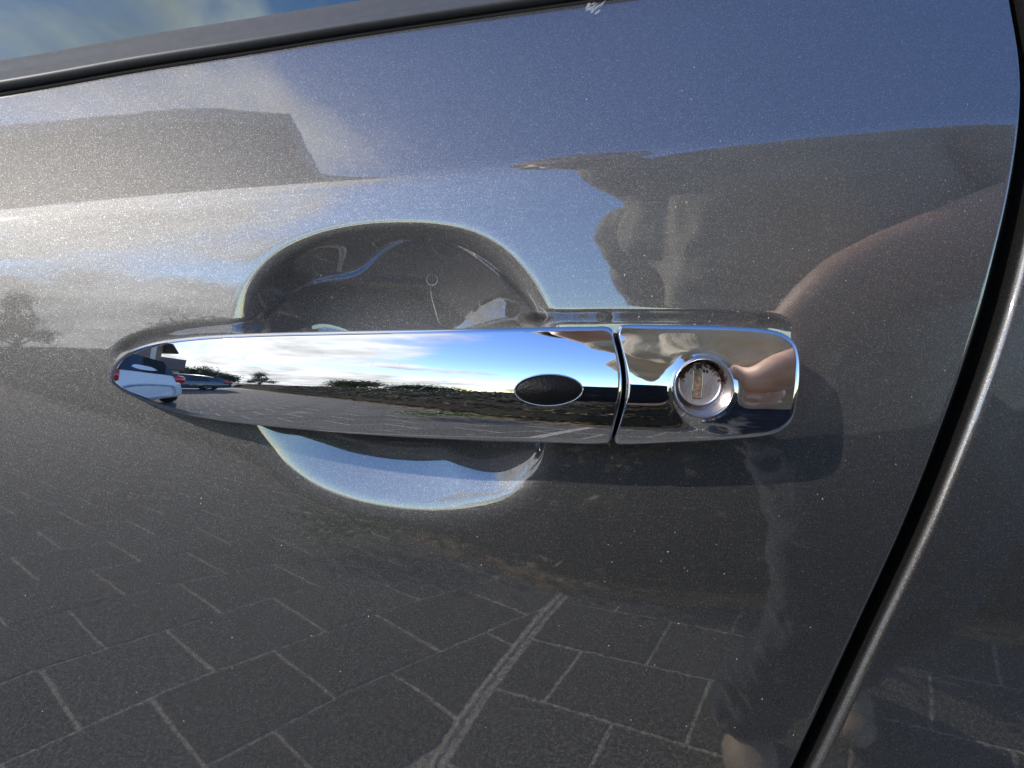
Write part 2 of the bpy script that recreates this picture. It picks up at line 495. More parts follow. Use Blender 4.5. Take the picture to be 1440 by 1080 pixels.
def box_vf(x0, x1, y0, y1, z0, z1):
    V = [(x, y, z) for z in (z0, z1) for y in (y0, y1) for x in (x0, x1)]
    return V, [(0, 2, 3, 1), (4, 5, 7, 6), (0, 1, 5, 4), (2, 6, 7, 3), (0, 4, 6, 2), (1, 3, 7, 5)]
def join_vf(parts):
    V, F = [], []
    for v, f in parts:
        b = len(V); V += [tuple(q) for q in v]; F += [tuple(i + b for i in g) for g in f]
    return V, F
def tube_vf(path, radii, n=12, cap=True):
    path = [Vector(p) for p in path]
    V, F = [], []
    up = None
    for i, p in enumerate(path):
        t = (path[min(i + 1, len(path) - 1)] - path[max(i - 1, 0)]).normalized()
        if up is None:
            up = t.orthogonal().normalized()
        up = (up - t * up.dot(t)).normalized(); sd = t.cross(up)
        r = radii[i] if hasattr(radii, '__len__') else radii
        for k in range(n):
            a = 2 * PI * k / n
            V.append(tuple(p + up * math.cos(a) * r + sd * math.sin(a) * r))
    F = grid_faces(len(path), n, wrap=True)
    if cap:
        F.append(tuple(range(n))[::-1]); F.append(tuple((len(path) - 1) * n + k for k in range(n)))
    return V, F
def bevel_obj(o, w, seg=3, angle=35):
    b = o.modifiers.new('bevel', 'BEVEL'); b.width = w; b.segments = seg; b.limit_method = 'ANGLE'; b.angle_limit = R(angle)
    return o

M = {}
M['paint'] = paint_mat()
M['chrome'] = chrome_mat('chrome')
M['dull_chrome'] = chrome_mat('dull_chrome', 0.16, (0.62, 0.63, 0.65))
M['black'] = col_mat('black_plastic', (0.012, 0.012, 0.013), 0.45, bump=0.15, bscale=900, bdist=0.0002)
M['void'] = col_mat('matt_black', (0.003, 0.003, 0.003), 0.9)
M['rubber'] = col_mat('seal_rubber', (0.010, 0.010, 0.010), 0.5)
M['satin'] = col_mat('satin_grey_trim', (0.075, 0.076, 0.080), 0.42, metal=0.25, var=0.1, scale=300, bump=0.12, bscale=1600, bdist=0.0001, spec=0.6)
M['button'] = button_mat()
M['glass'] = glass_mat()
M['paver'] = stone_mat('concrete_paver', (0.110, 0.102, 0.088), (0.37, 0.345, 0.30))
M['sand'] = col_mat('joint_sand', (0.52, 0.47, 0.38), 0.95, var=0.75, scale=110, bump=0.8, bscale=300, bdist=0.004)
M['skin'] = skin_mat()
M['jacket'] = cloth_mat('olive_taupe_cloth', (0.60, 0.52, 0.40))
M['knit'] = cloth_mat('taupe_knit', (0.50, 0.44, 0.34), True)
M['denim'] = cloth_mat('dark_denim', (0.020, 0.028, 0.050))
M['scuff'] = col_mat('scuffed_lacquer', (0.55, 0.56, 0.58), 0.35, var=0.3, scale=2000)
M['scuff'].node_tree.nodes['Principled BSDF'].inputs['Alpha'].default_value = 0.4

# ---------------------------------------------------------------- THE CAR
car = empty('parked_car', (0, 0, 0), 'dark metallic grey car seen close at its front door with chrome handle and lock', 'car')

# ---- front door skin
e_px = spline(EDGE, 400)
e_w = pt(e_px[:, 0], e_px[:, 1], 0.0)
for _ in range(3):
    e_w = pt(e_px[:, 0], e_px[:, 1], skin_y(e_w[:, 0], e_w[:, 2]))
_eo = np.argsort(e_w[:, 2])
def edge_x(z):
    ez, ex = e_w[_eo, 2], e_w[_eo, 0]
    s_lo = (ex[25] - ex[0]) / (ez[25] - ez[0])
    x = np.interp(z, ez, ex)
    x = np.where(z < ez[0], ex[0] + (z - ez[0]) * s_lo * 0.5 , x)
    return np.where(z > ez[-1], ex[-1] + (z - ez[-1]) * (-0.5), x)
b_px = spline(BELT, 400)
b_w = pt(b_px[:, 0], b_px[:, 1], 0.0)
for _ in range(4):
    b_w = pt(b_px[:, 0], b_px[:, 1], skin_y(b_w[:, 0], b_w[:, 2]))
def belt_z(x):
    lo = b_w[0, 2] + (x - b_w[0, 0]) * 0.05
    hi = b_w[-1, 2] + (x - b_w[-1, 0]) * 0.16
    return np.where(x < b_w[0, 0], lo, np.where(x > b_w[-1, 0], hi, np.interp(x, b_w[:, 0], b_w[:, 2])))

def panel(zlist, slist, xedge, sign, zmax_fn, rad, seal=0.018):
    """skin sheet: rows in z, columns by distance s from its vertical edge, rolled back at that edge"""
    ang = np.linspace(PI / 2, 0, 9)[:-1]
    V = []
    nc = len(slist) + len(ang) + 1
    for z in zlist:
        xe = xedge(z)
        cols = []
        # s measured from the visible outline; the roll takes the first rad
        xs = xe - sign * (rad + np.array(slist))
        zz_ = np.minimum(z, zmax_fn(xs))
        ys = door_y(xs, zz_)
        x0, y0 = xe - sign * rad, door_y(np.array([xe - sign * rad]), np.array([z]))[0]
        zt = min(z, float(zmax_fn(xe)))
        cols.append((xe, y0 + rad + seal, zt))
        for a in ang:
            cols.append((x0 + sign * rad * math.sin(a), y0 + rad - rad * math.cos(a), zt))
        cols += list(zip(xs, ys, zz_))
        V += cols
    return V, nc
zs_fine = np.arange(H - 0.19, H + 0.168, 0.0010)
zlist = np.concatenate([np.linspace(H - 0.60, H - 0.19, 30)[:-1], zs_fine, np.linspace(H + 0.168, H + 0.26, 12)[1:]])
slist = np.concatenate([[0.0], np.arange(0.0008, 0.43, 0.0010), np.linspace(0.43, 1.0, 30)[1:]])
Vd, nc = panel(zlist, slist, lambda z: float(edge_x(z)), 1, lambda x: belt_z(x), 0.0016)
me = mesh('front_door', Vd, grid_faces(len(zlist), nc, flip=False))
door = link_obj('front_door', me, car, M['paint'])

# ---- rear door skin with its fat rolled front edge
def edge2_x(z):
    k = np.interp(z, [H - 0.2, H - 0.05, H + 0.05, H + 0.2], [0.0066, 0.0084, 0.0094, 0.0085])
    return float(edge_x(z) + k)
slist2 = np.concatenate([[0.0], np.arange(0.001, 0.10, 0.0015), np.linspace(0.10, 0.75, 30)[1:]])
zl2 = np.concatenate([np.linspace(H - 0.60, H - 0.19, 30)[:-1], np.arange(H - 0.19, H + 0.168, 0.0020), np.linspace(H + 0.168, H + 0.26, 12)[1:]])
Vr, nc2 = panel(zl2, slist2, edge2_x, -1, lambda x: belt_z(x), 0.0036, seal=0.014)
me = mesh('rear_door', Vr, grid_faces(len(zl2), nc2, flip=True))
rear = link_obj('rear_door', me, car, M['paint'])

# ---- dark pillar inside the door gap
V = []
for z in np.linspace(H - 0.60, H + 0.26, 60):
    x = float(edge_x(z)); y = float(skin_y(x, z))
    V += [(x - 0.03, y + 0.022, z), (x + 0.05, y + 0.022, z), (x + 0.05, y + 0.05, z), (x - 0.03, y + 0.05, z)]
link_obj('door_pillar', mesh('door_pillar', V, grid_faces(60, 4, wrap=True)), car, M['void'])
V = []
for z in np.linspace(H - 0.60, H + 0.24, 80):
    x = float(edge_x(z)) + 0.0035; y = float(skin_y(x, z)) + 0.014
    V += [(x + 0.0028 * math.cos(a), y + 0.0028 * math.sin(a), z) for a in np.linspace(0, 2 * PI, 9)[:-1]]
link_obj('door_seal', mesh('door_seal', V, grid_faces(80, 8, wrap=True)), car, M['rubber'])

# ---- belt moulding (profile swept along the belt line) and window
prof = [(0.0155, 0.0105), (0.0130, 0.0112), (0.0105, 0.0118), (0.0092, 0.0110), (0.0070, 0.0080), (0.0052, 0.0058), (0.0042, 0.0044), (0.0034, 0.0022), (0.0028, -0.0002), (0.0024, -0.0020), (0.0018, -0.0034),
        (0.0008, -0.0042), (-0.0003, -0.0040), (-0.0009, -0.0028), (-0.0008, -0.0010), (-0.0003, 0.004), (0.0, 0.009)]
prof = [(a, b) for a, b in ((0.0180, 0.0100), (0.0178, 0.0062), (0.0172, 0.0050), (0.0160, 0.0040), (0.0140, 0.0030), (0.0115, 0.0020), (0.0092, 0.0010), (0.0076, -0.0002), (0.0066, -0.0016), (0.0056, -0.0027),
        (0.0044, -0.0032), (0.0032, -0.0029), (0.0022, -0.0018), (0.0017, -0.0003), (0.0016, 0.003), (0.0016, 0.008))]
bx = np.linspace(-0.62, 0.95, 240)
bz = belt_z(bx)
V = []
for x, z in zip(bx, bz):
    y0 = float(skin_y(x, z))
    for h, o in prof:
        V.append((x, y0 + o, z + h))
link_obj('belt_moulding', mesh('belt_moulding', V, grid_faces(len(bx), len(prof), flip=True)), car, M['satin'])
V = []
for x, z in zip(bx, bz):      # black groove under the moulding
    y0 = float(skin_y(x, z))
    V += [(x, y0 + 0.0020, z - 0.0007), (x, y0 - 0.0003, z - 0.0007), (x, y0 - 0.0002, z + 0.0012), (x, y0 + 0.006, z + 0.003)]
link_obj('belt_seal', mesh('belt_seal', V, grid_faces(len(bx), 4, flip=True)), car, M['void'])
V = []
for h in np.linspace(0.012, 0.42, 12):
    for x, z in zip(bx, bz):
        y0 = float(skin_y(x, z))
        V.append((x, y0 + 0.0085 + h * math.tan(R(17)) + h * h * 0.1, z + h))
link_obj('side_window', mesh('side_window', V, grid_faces(12, len(bx))), car, M['glass'])

# ---------------------------------------------------------------- handle faces
Y_END = -0.0265
_gx = np.array([140, 155, 165, 180, 200, 225, 255, 300, 350, 420, 520, 650, 760, 860, 1000, 1120, 1140])
_gn = np.array([-42, -40, -36, -31, -26, -21, -16.5, -12.5, -10, -7.8, -5.8, -3.6, -2.0, -0.6, 1.6, 5.5, 6.0])
_px = np.arange(140, 1141, 1.0)
_mm = S * 0.288
_gt = np.tan(np.radians(np.interp(_px, _gx, _gn)))
_gy = np.concatenate([[0], np.cumsum((_gt[1:] + _gt[:-1]) / 2 * _mm)])
_gy = _gy - np.interp(860, _px, _gy) + Y_END
K_UP = 18.0
def horizon_py(px):
    return 552 + 0.030 * (np.asarray(px) - 720)
def face_y(px, py):
    px = np.asarray(px, float); py = np.asarray(py, float)
    dl = horizon_py(px) - py
    z = dl * _mm
    up = z > 0
    k = np.where(up, K_UP, 27.0)
    return np.interp(px, _px, _gy) + k * z * z / 2
LOCK_PX, LOCK_R = (989, 545), 43.0
def lens_mesh(name, outline, n, xl, xr, rim, back_fn, boss=None, hole=None, ymid=None):
    O = spline(outline, n, closed=True)
    Mx = np.clip(O[:, 0], xl, xr)
    ym = ymid if ymid is not None else horizon_py(Mx)
    Md = np.stack([Mx, ym if hasattr(ym, '__len__') else np.full(n, ym)], 1)
    L = np.linalg.norm(O - Md, axis=1)
    rings = []
    ds = [0, 0.25, 0.6, 1.1, 1.7, 2.4, 3.2, 4.1, 5.0, 5.9, 6.6, 7.3, 8.2, 9.5, 11]
    ks = [np.array(d_) / L for d_ in ds]
    for q in np.linspace(0, 1, 34)[1:]:
        ks.append(11 / L + (1 - 11 / L) * q)
    V = []
    rr = rim
    for i, k in enumerate(ks):
        P = O + (Md - O) * np.clip(k, 0, 1)[:, None]
        y = face_y(P[:, 0], P[:, 1])
        d_ = np.minimum(k * L, 1e3)
        t = np.clip(1 - d_ / rr, 0, 1)
        # rounded bevel: from 68 degrees at the outline to flush
        y = y + rr * _mm * 0.62 * (1 - np.sqrt(np.clip(1 - (t * 0.94) ** 2, 0, 1))) * 1.35
        if boss is not None:
            rl = np.hypot(P[:, 0] - boss[0], (P[:, 1] - boss[1]))
            y = y - 0.0007 * np.exp(-np.maximum(rl - boss[2], 0) / 7.0)
        W = pt(P[:, 0], P[:, 1], y)
        V.append(W)
    O0 = V[0]
    yb = back_fn(O[:, 0], O0[:, 1])
    sides = []
    cen = O0.mean(0)
    for q in (1.0, 0.75, 0.5, 0.25):
        W = O0.copy(); W[:, 1] = O0[:, 1] + (yb - O0[:, 1]) * q
        # slight draft
        sh = 0.0007 * q
        dirv = np.stack([Md[:, 0] - O[:, 0], O[:, 1] - Md[:, 1]], 1); dirv /= np.linalg.norm(dirv, axis=1)[:, None]
        W[:, 0] += dirv[:, 0] * sh; W[:, 2] += dirv[:, 1] * sh
        sides.append(W)
    back = []
    for q in (1.0, 0.8, 0.5, 0.2):
        Pb = O + (Md - O) * q
        Wb = pt(Pb[:, 0], Pb[:, 1], O0[:, 1])
        Wb[:, 1] = yb + 0.004 * (1 - (1 - q) ** 2) * 0 + 0.003 * q
        back.append(Wb)
    allr = back + sides + V
    VV = np.vstack(allr)
    F = grid_faces(len(allr), n, wrap=True)
    if hole is not None:
        c = pt(*hole[:2], float(face_y(*hole[:2])))
        keep = []
        for f in F:
            q = VV[list(f)].mean(0)
            if q[1] < c[1] + 0.006 and math.hypot(q[0] - c[0], q[2] - c[2]) < hole[2]:
                continue
            keep.append(f)
        F = keep
    me = mesh(name, VV, F, merge=2e-6)
    return me, O0

def grip_back(px, y):
    inside = y + 0.0135
    att = sstep(330, 230, px) + sstep(772, 800, px)
    return inside * (1 - np.clip(att, 0, 1)) + (0.0075) * np.clip(att, 0, 1)
me, _ = lens_mesh('door_handle', GRIP, 560, 215, 838, 6.4, grip_back)
grip = link_obj('door_handle', me, car, M['chrome'])

K_UP = 18.0
byc_ = None
LOCK_C = pt(LOCK_PX[0], LOCK_PX[1], float(face_y(*LOCK_PX)))
LR = LOCK_R * _mm            # outer radius of the bezel
def cap_back(px, y): return np.full_like(y, 0.006)
K_UP = 11.5
me, _ = lens_mesh('lock_cover', CAP, 460, 920, 1062, 6.4, cap_back, boss=(LOCK_PX[0], LOCK_PX[1], LOCK_R + 1), hole=(LOCK_PX[0], LOCK_PX[1], LR * 0.96), ymid=545)
cover = link_obj('lock_cover', me, car, M['chrome'])
K_UP = 18.0
M['lock'] = lock_mat()

# ---- dark spacer seen through the slit between grip and cover
V, F = [], []
w0 = pt(862, 466, -0.012); w1 = pt(872, 618, -0.012)
gp_ = [pt(p, q, -0.010) for p, q in ((858, 468), (884, 468), (892, 545), (878, 616), (850, 616), (866, 545))]
V = [tuple(p) for p in gp_] + [(p[0], p[1] + 0.014, p[2]) for p in gp_]
F = [tuple(range(6))] + [(i, (i + 1) % 6, 6 + (i + 1) % 6, 6 + i) for i in range(6)]
link_obj('spacer', mesh('spacer', V, F, smooth=False), car, M['void'])

# ---- thin rubber gasket between chrome and paint
def gasket(outline, name, parent, off=1.8, y0=-0.002, y1=0.006, proj=None):
    O = spline(outline, 300, closed=True)
    c = O.mean(0)
    T = np.roll(O, -1, 0) - np.roll(O, 1, 0); N = np.stack([T[:, 1], -T[:, 0]], 1); N /= np.linalg.norm(N, axis=1)[:, None]
    if ((O - c) * N).sum() < 0: N = -N
    A = O + N * off
    fw = face_y(O[:, 0], O[:, 1])
    B_ = O - N * 7
    rings = []
    def yy(W, o): return door_y(W[:, 0], W[:, 2]) + o
    Wa = pt(A[:, 0], A[:, 1], 0.0); 
    for _ in range(2): Wa = pt(A[:, 0], A[:, 1], yy(Wa, -0.0012))
    Wb = pt(B_[:, 0], B_[:, 1], 0.0)
    for _ in range(2): Wb = pt(B_[:, 0], B_[:, 1], yy(Wb, -0.0012))
    Wc = Wa.copy(); Wc[:, 1] += 0.003
    Wd = Wb.copy(); Wd[:, 1] += 0.003
    rings = [Wc, Wa, Wb, Wd]
    return mesh(name, np.vstack(rings), grid_faces(4, 300, wrap=True))
# ---- sensor button: chrome ring, black gap, grained oval
bc_px = (771.5, 548.5); bw, bh = 48.5, 22.5
byc = float(face_y(*bc_px))
def oval(rx, rz, n=96):
    a = np.linspace(0, 2 * PI, n + 1)[:-1]
    # slightly fuller on the left shoulder like the photo
    return np.stack([bc_px[0] + rx * np.cos(a), bc_px[1] - rz * np.sin(a) - 0.6 * np.cos(a)], 1)
def oval_ring(k, dy):
    P = oval(bw * k[0], bh * k[1]); y = face_y(P[:, 0], P[:, 1]) + dy
    return pt(P[:, 0], P[:, 1], y)
rg = [((1.015, 1.03), 0.0002), ((1.010, 1.02), -0.00025), ((0.995, 0.99), -0.00055), ((0.975, 0.955), -0.0005), ((0.96, 0.925), -0.0001), ((0.955, 0.915), 0.0001)]
link_obj('button_ring', mesh('button_ring', np.vstack([oval_ring(k, d_) for k, d_ in rg]), grid_faces(len(rg), 96, wrap=True)), grip, M['chrome'])
rg = [((0.962, 0.93), 0.00012), ((0.955, 0.915), -0.00012), ((0.90, 0.86), -0.00012)]
link_obj('button_gasket', mesh('button_gasket', np.vstack([oval_ring(k, d_) for k, d_ in rg]), grid_faces(len(rg), 96, wrap=True)), grip, M['void'])
V = []
for q in np.concatenate([[1.0, 0.997, 0.99, 0.975, 0.95], np.linspace(0.92, 0.0, 16)]):
    dome = -0.0003 - 0.0017 * math.sqrt(max(0, 1 - q * q)) ** 1.0 * (0.55 + 0.45 * (1 - q)) if q < 1 else 0.0002
    V.append(oval_ring((0.935 * q + 1e-4, 0.885 * q + 1e-4), dome))
link_obj('sensor_button', mesh('sensor_button', np.vstack(V), grid_faces(len(V), 96, wrap=True)), grip, M['button'])

# ---- lock: bezel cone, cylinder face, keyhole shutter
fy = lambda: LOCK_C[1]
OX, OZ = -0.0006, 0.0012
def lathe_y(cx, cz, prof, n=72, tilt=(0, 0)):
    V = []
    for r, y, ox, oz in prof:
        for k in range(n):
            a = 2 * PI * k / n
            V.append((cx + ox + r * math.cos(a), y, cz + oz + r * math.sin(a)))
    return V, grid_faces(len(prof), n, wrap=True)
mmx = 0.001
y0 = LOCK_C[1]
bz_prof = [(LR * 1.03, y0 + 0.0006, 0, 0), (LR * 1.01, y0 - 0.0011, 0, 0), (LR * 0.985, y0 - 0.0016, 0, 0), (LR * 0.955, y0 - 0.0017, 0, 0), (LR * 0.93, y0 - 0.0013, 0, 0),
           (LR * 0.90, y0 - 0.0003, OX * 0.1, OZ * 0.1), (LR * 0.86, y0 + 0.0014, OX * 0.35, OZ * 0.35), (LR * 0.81, y0 + 0.0032, OX * 0.7, OZ * 0.7), (LR * 0.765, y0 + 0.0046, OX * 0.9, OZ * 0.9), (LR * 0.74, y0 + 0.0052, OX * 1, OZ * 1), (LR * 0.71, y0 + 0.0054, OX * 1, OZ * 1)]
Vb, Fb = lathe_y(LOCK_C[0], LOCK_C[2], bz_prof)
link_obj('lock_bezel', mesh('lock_bezel', Vb, Fb), cover, M['dull_chrome'])
CY = y0 + 0.0040
cr_ = LR * 0.725
cyl = [(cr_, CY + 0.003, 0, 0), (cr_, CY + 0.0002, 0, 0), (cr_ * 0.985, CY - 0.00008, 0, 0), (cr_ * 0.955, CY - 0.00012, 0, 0), (cr_ * 0.93, CY + 0.0001, 0, 0), (cr_ * 0.915, CY + 0.00012, 0, 0), (cr_ * 0.6, CY + 0.0001, 0, 0), (cr_ * 0.3, CY + 0.0001, 0, 0), (1e-5, CY + 0.0001, 0, 0)]
Vc, Fc = lathe_y(LOCK_C[0] + OX, LOCK_C[2] + OZ, cyl)
link_obj('lock_cylinder', mesh('lock_cylinder', Vc, Fc), cover, M['lock'])
sw, sh_ = 0.00150, 0.0049
cx_, cz_ = LOCK_C[0] + OX - 0.0008, LOCK_C[2] + OZ
fr = []
for (x0, x1, z0, z1) in ((-sw - .00026, -sw + .00005, -sh_, sh_), (sw - .00005, sw + .00026, -sh_, sh_), (-sw, sw, -sh_ - .00026, -sh_ + .00005), (-sw, sw, sh_ - .00005, sh_ + .0002)):
    fr.append(box_vf(cx_ + x0, cx_ + x1, CY - 0.00012, CY + 0.0006, cz_ + z0, cz_ + z1))
o = link_obj('slot_frame', mesh('slot_frame', *join_vf(fr), smooth=False), cover, M['chrome']); bevel_obj(o, 0.00008, 2)
o = link_obj('key_slot', mesh('key_slot', *box_vf(cx_ - sw, cx_ + sw, CY + 0.00004, CY + 0.0008, cz_ - sh_, cz_ + sh_), smooth=False), cover, col_mat('tarnished_brass', (0.40, 0.27, 0.19), 0.35, metal=0.85, var=0.5, scale=900, bump=0.4, bscale=1800, bdist=0.0001))

# ---- wear: scratches and scuffs lying on the lacquer
def ribbon(name, pix, width, mat=None, n=40, parent=None):
    P = spline(pix, n)
    T = np.gradient(P, axis=0); N = np.stack([-T[:, 1], T[:, 0]], 1); N /= np.linalg.norm(N, axis=1)[:, None]
    w = width * np.sin(np.linspace(0.12, PI - 0.12, n)) * (0.7 + 0.6 * np.random.rand(n))
    V = []
    for sgn in (-1, 1):
        Q = P + N * (w / 2)[:, None] * sgn
        W = pt(Q[:, 0], Q[:, 1], 0.0)
        for _ in range(14): 
            W = W * 0.5 + 0.5 * pt(Q[:, 0], Q[:, 1], door_y(W[:, 0], W[:, 2]) - 0.00006)
        V.append(W)
    return np.vstack(V), grid_faces(2, n, flip=True)
sc_l = [([(606, 384), (600, 391), (603, 400), (612, 400), (615, 392), (608, 384)], 1.3), ([(605, 402), (607, 418), (612, 436), (617, 452), (623, 458)], 1.6),
        ([(757, 430), (765, 436), (770, 446), (764, 454)], 1.6), ([(740, 408), (752, 426), (758, 440)], 1.3),
        ([(464, 417), (470, 419)], 1.6)]
for pix, w in sc_l:
    v, f = ribbon('scratch', pix, w)
    link_obj('scratch', mesh('scratch', v, f), door, M['scuff'])
parts = []
for k in range(26):
    x = 822 + random.random() * 22; y = 4 + random.random() * 14
    L_ = 3 + random.random() * 7
    parts.append(ribbon('', [(x, y + 3), (x + L_ * 0.4, y), (x + L_, y - L_ * 0.5)], 1.0 + random.random(), n=6))
link_obj('scuff', mesh('scuff', *join_vf(parts)), door, M['scuff'])
def grip_ribbon(pix, width, n=8):
    P = spline(pix, n); T = np.gradient(P, axis=0); N = np.stack([-T[:, 1], T[:, 0]], 1); N /= np.linalg.norm(N, axis=1)[:, None]
    w = width * np.sin(np.linspace(0.15, PI - 0.15, n))
    V = []
    for sgn in (-1, 1):
        Q = P + N * (w / 2)[:, None] * sgn
        V.append(pt(Q[:, 0], Q[:, 1], face_y(Q[:, 0], Q[:, 1]) - 0.00003))
    return np.vstack(V), grid_faces(2, n)
for pix, w in (([(527, 503), (524, 510), (521, 517)], 0.7), ([(563, 508), (560, 517), (558, 526)], 0.8), ([(605, 540), (597, 544), (588, 549)], 0.6), ([(700, 486), (702, 494), (701, 502)], 0.5),
               ([(455, 497), (452, 505), (450, 511)], 0.5), ([(398, 583), (420, 580), (440, 581)], 0.5), ([(662, 533), (668, 538), (672, 545)], 0.5)):
    v, f = grip_ribbon(pix, w)
    link_obj('hairline_scratch', mesh('hairline_scratch', v, f), grip, M['scuff'])
# specks of dust on the lacquer
rs = np.random.RandomState(5)
V, F = [], []
for k in range(230):
    x, y = rs.uniform(20, 1400), rs.uniform(60, 1070)
    if k % 2: x = rs.uniform(850, 1380); y = rs.uniform(250, 1070)
    W = pt(x, y, 0.0)
    for _ in range(10): W = W * 0.4 + 0.6 * pt(x, y, float(door_y(W[0:1], W[2:3])[0]) - 0.00004)
    if W[0] > float(edge_x(W[2])) - 0.004: continue
    r_ = rs.uniform(0.00010, 0.00024)
    b = len(V); nn_ = 6
    V += [(W[0] + r_ * math.cos(a) * rs.uniform(.6, 1.3), W[1] - 0.00002, W[2] + r_ * math.sin(a) * rs.uniform(.6, 1.3)) for a in np.linspace(0, 2 * PI, nn_ + 1)[:-1]]
    F.append(tuple(range(b, b + nn_)))
dust = link_obj('dust', mesh('dust', V, F, smooth=False), door, col_mat('dust_specks', (0.55, 0.53, 0.50), 0.9))
dust['kind'] = 'stuff'
#@@CAR_END

# ---------------------------------------------------------------- THE GROUND
gm = col_mat('earth_ground', (0.13, 0.12, 0.09), 0.95, var=0.4, scale=1.2, bump=0.6, bscale=25, bdist=0.03)
V = [(-900, -900, -0.05), (900, -900, -0.05), (900, 900, -0.05), (-900, 900, -0.05)]
link_obj('ground', mesh('ground', V, [(0, 1, 2, 3)], smooth=False), None, gm, kind='structure')
V = [(-26, -14, -0.0018), (8, -14, -0.0018), (8, 3, -0.0018), (-26, 3, -0.0018)]
link_obj('sand_bed', mesh('sand_bed', V, [(0, 1, 2, 3)], smooth=False), None, M['sand'], kind='structure')
pave = empty('pavement', (0, 0, 0)); pave['kind'] = 'structure'

def clip_poly(P, a, n):
    """keep the side where (p-a).n > 0"""
    out = []
    for i in range(len(P)):
        p, q = P[i], P[(i + 1) % len(P)]
        dp, dq = (p - a) @ n, (q - a) @ n
        if dp > 0: out.append(p)
        if dp * dq < 0: out.append(p + (q - p) * dp / (dp - dq))
    return out
def prism(P, zt=0.0, bev=0.0025, dep=0.06, rnd=True):
    """paver: top face with a chamfer, slightly irregular"""
    P = np.array(P); c = P.mean(0)
    n = len(P)
    In = c + (P - c) * (1 - bev / np.maximum(np.linalg.norm(P - c, axis=1), 0.01))[:, None]
    V = [(x, y, zt) for x, y in In] + [(x, y, zt - bev) for x, y in P] + [(x, y, zt - dep) for x, y in P]
    F = [tuple(range(n))]
    for r in (0, 1):
        F += [(r * n + (i + 1) % n, r * n + i, (r + 1) * n + i, (r + 1) * n + (i + 1) % n) for i in range(n)]
    return V, F
sA, sB = np.array([0.04, -1.455]), np.array([-0.118, -0.955])
sd = (sB - sA) / np.linalg.norm(sB - sA); sn = np.array([-sd[1], sd[0]])     # across the seam
if sn[0] > 0: sn = -sn                                                       # towards field A (left)
fieldA = dict(o=np.array([-0.560, -0.698]), u=np.array([0.1665, -0.1867]), w=0.226, side=1)
fieldA['v'] = None
ua = fieldA['u'] / np.linalg.norm(fieldA['u']); va = np.array([ua[1], -ua[0]])
LB = 0.250; ang = math.atan2(0.187, 0.491); ub = np.array([math.cos(ang), math.sin(ang)]); vb = np.array([ub[1], -ub[0]])
fields = [(fieldA['o'], ua, va, 0.256, 0.226, sn, 0.012, (-60, 60), (-60, 60)),
          (np.array([0.196, -1.068]), ub, vb, 0.265, 0.215, -sn, 0.022, (-60, 60), (-40, 40))]
protos = {}
near, far_parts = [], []
GAP = 0.0072
for fi, (o_, u_, v_, L_, W_, nrm, off, ru, rv) in enumerate(fields):
    for j in range(*rv):
        for i in range(*ru):
            a0 = (i + (0.5 if j % 2 else 0.0)) * L_
            b0 = j * W_
            c = o_ + u_ * (a0 + L_ / 2) + v_ * (b0 + W_ / 2)
            if not (-13 < c[0] < 7 and -8.5 < c[1] < 2.6): continue
            hl, hw = L_ / 2 - GAP / 2, W_ / 2 - GAP / 2
            # keep in front of the planting bed
            P = [c - u_ * hl - v_ * hw, c + u_ * hl - v_ * hw, c + u_ * hl + v_ * hw, c - u_ * hl + v_ * hw]
            Q = clip_poly(P, sA, nrm)
            Q = clip_poly(Q, sA + nrm * off, nrm) if len(Q) >= 3 else Q
            if len(Q) < 3: continue
            A_ = 0.5 * abs(sum(Q[k][0] * Q[(k + 1) % len(Q)][1] - Q[(k + 1) % len(Q)][0] * Q[k][1] for k in range(len(Q))))
            if A_ < 0.004: continue
            full = A_ > (2 * hl) * (2 * hw) * 0.97 and len(Q) == 4
            dist = math.hypot(c[0] - 0.0, c[1] + 0.9)
            near.append((dist, fi, c, Q, full, u_, hl, hw))
near.sort(key=lambda q: q[0])
rp = random.Random(3)
for k, (dist, fi, c, Q, full, u_, hl, hw) in enumerate(near):
    zt = rp.uniform(-0.0008, 0.0012)
    if k < 290:
        if full:
            if fi not in protos:
                R0 = [np.array(q) for q in ((-hl, -hw), (hl, -hw), (hl, hw), (-hl, hw))]
                protos[fi] = mesh('paver', *prism(R0), smooth=False); protos[fi].materials.append(M['paver'])
            o = link_obj('paver', protos[fi], pave)
            o.location = (c[0], c[1], zt); o.rotation_euler = (rp.uniform(-.002, .002), rp.uniform(-.002, .002), math.atan2(u_[1], u_[0]) + rp.uniform(-.006, .006))
        else:
            cc_ = np.mean(Q, axis=0)
            o = link_obj('paver', mesh('paver', *prism([q - cc_ for q in Q]), smooth=False), pave, M['paver'])
            o.location = (cc_[0], cc_[1], zt)
    elif dist < 14:
        far_parts.append(prism(Q, zt, dep=0.02))
o = link_obj('far_pavers', mesh('far_pavers', *join_vf(far_parts), smooth=False), pave, M['paver'])
o['kind'] = 'stuff'
# sand washed into a strip along the joint between the two fields
def strip_patch(name, path, w, mat, h=0.002, n=160, rag=0.35, **kw):
    P = spline(path, n); T = np.gradient(P, axis=0); N = np.stack([-T[:, 1], T[:, 0]], 1); N /= np.linalg.norm(N, axis=1)[:, None]
    V = []
    for q in np.linspace(-1, 1, 9):
        wob = (1 - rag + rag * 2 * np.random.rand(n)) * w
        Q = P + N * (q * wob)[:, None]
        V.append(np.c_[Q, np.full(n, h) * (1 - q * q) * 2 - 0.004])
    return link_obj(name, mesh(name, np.vstack(V), grid_faces(9, n)), None, mat, **kw)
strip_patch('sand_strip', [(0.05, -1.49), (0.02, -1.38), (-0.045, -1.18), (-0.118, -0.955), (-0.2, -0.69), (-0.4, -0.05)], 0.009, M['sand'], 0.0022, rag=0.7, kind='stuff')

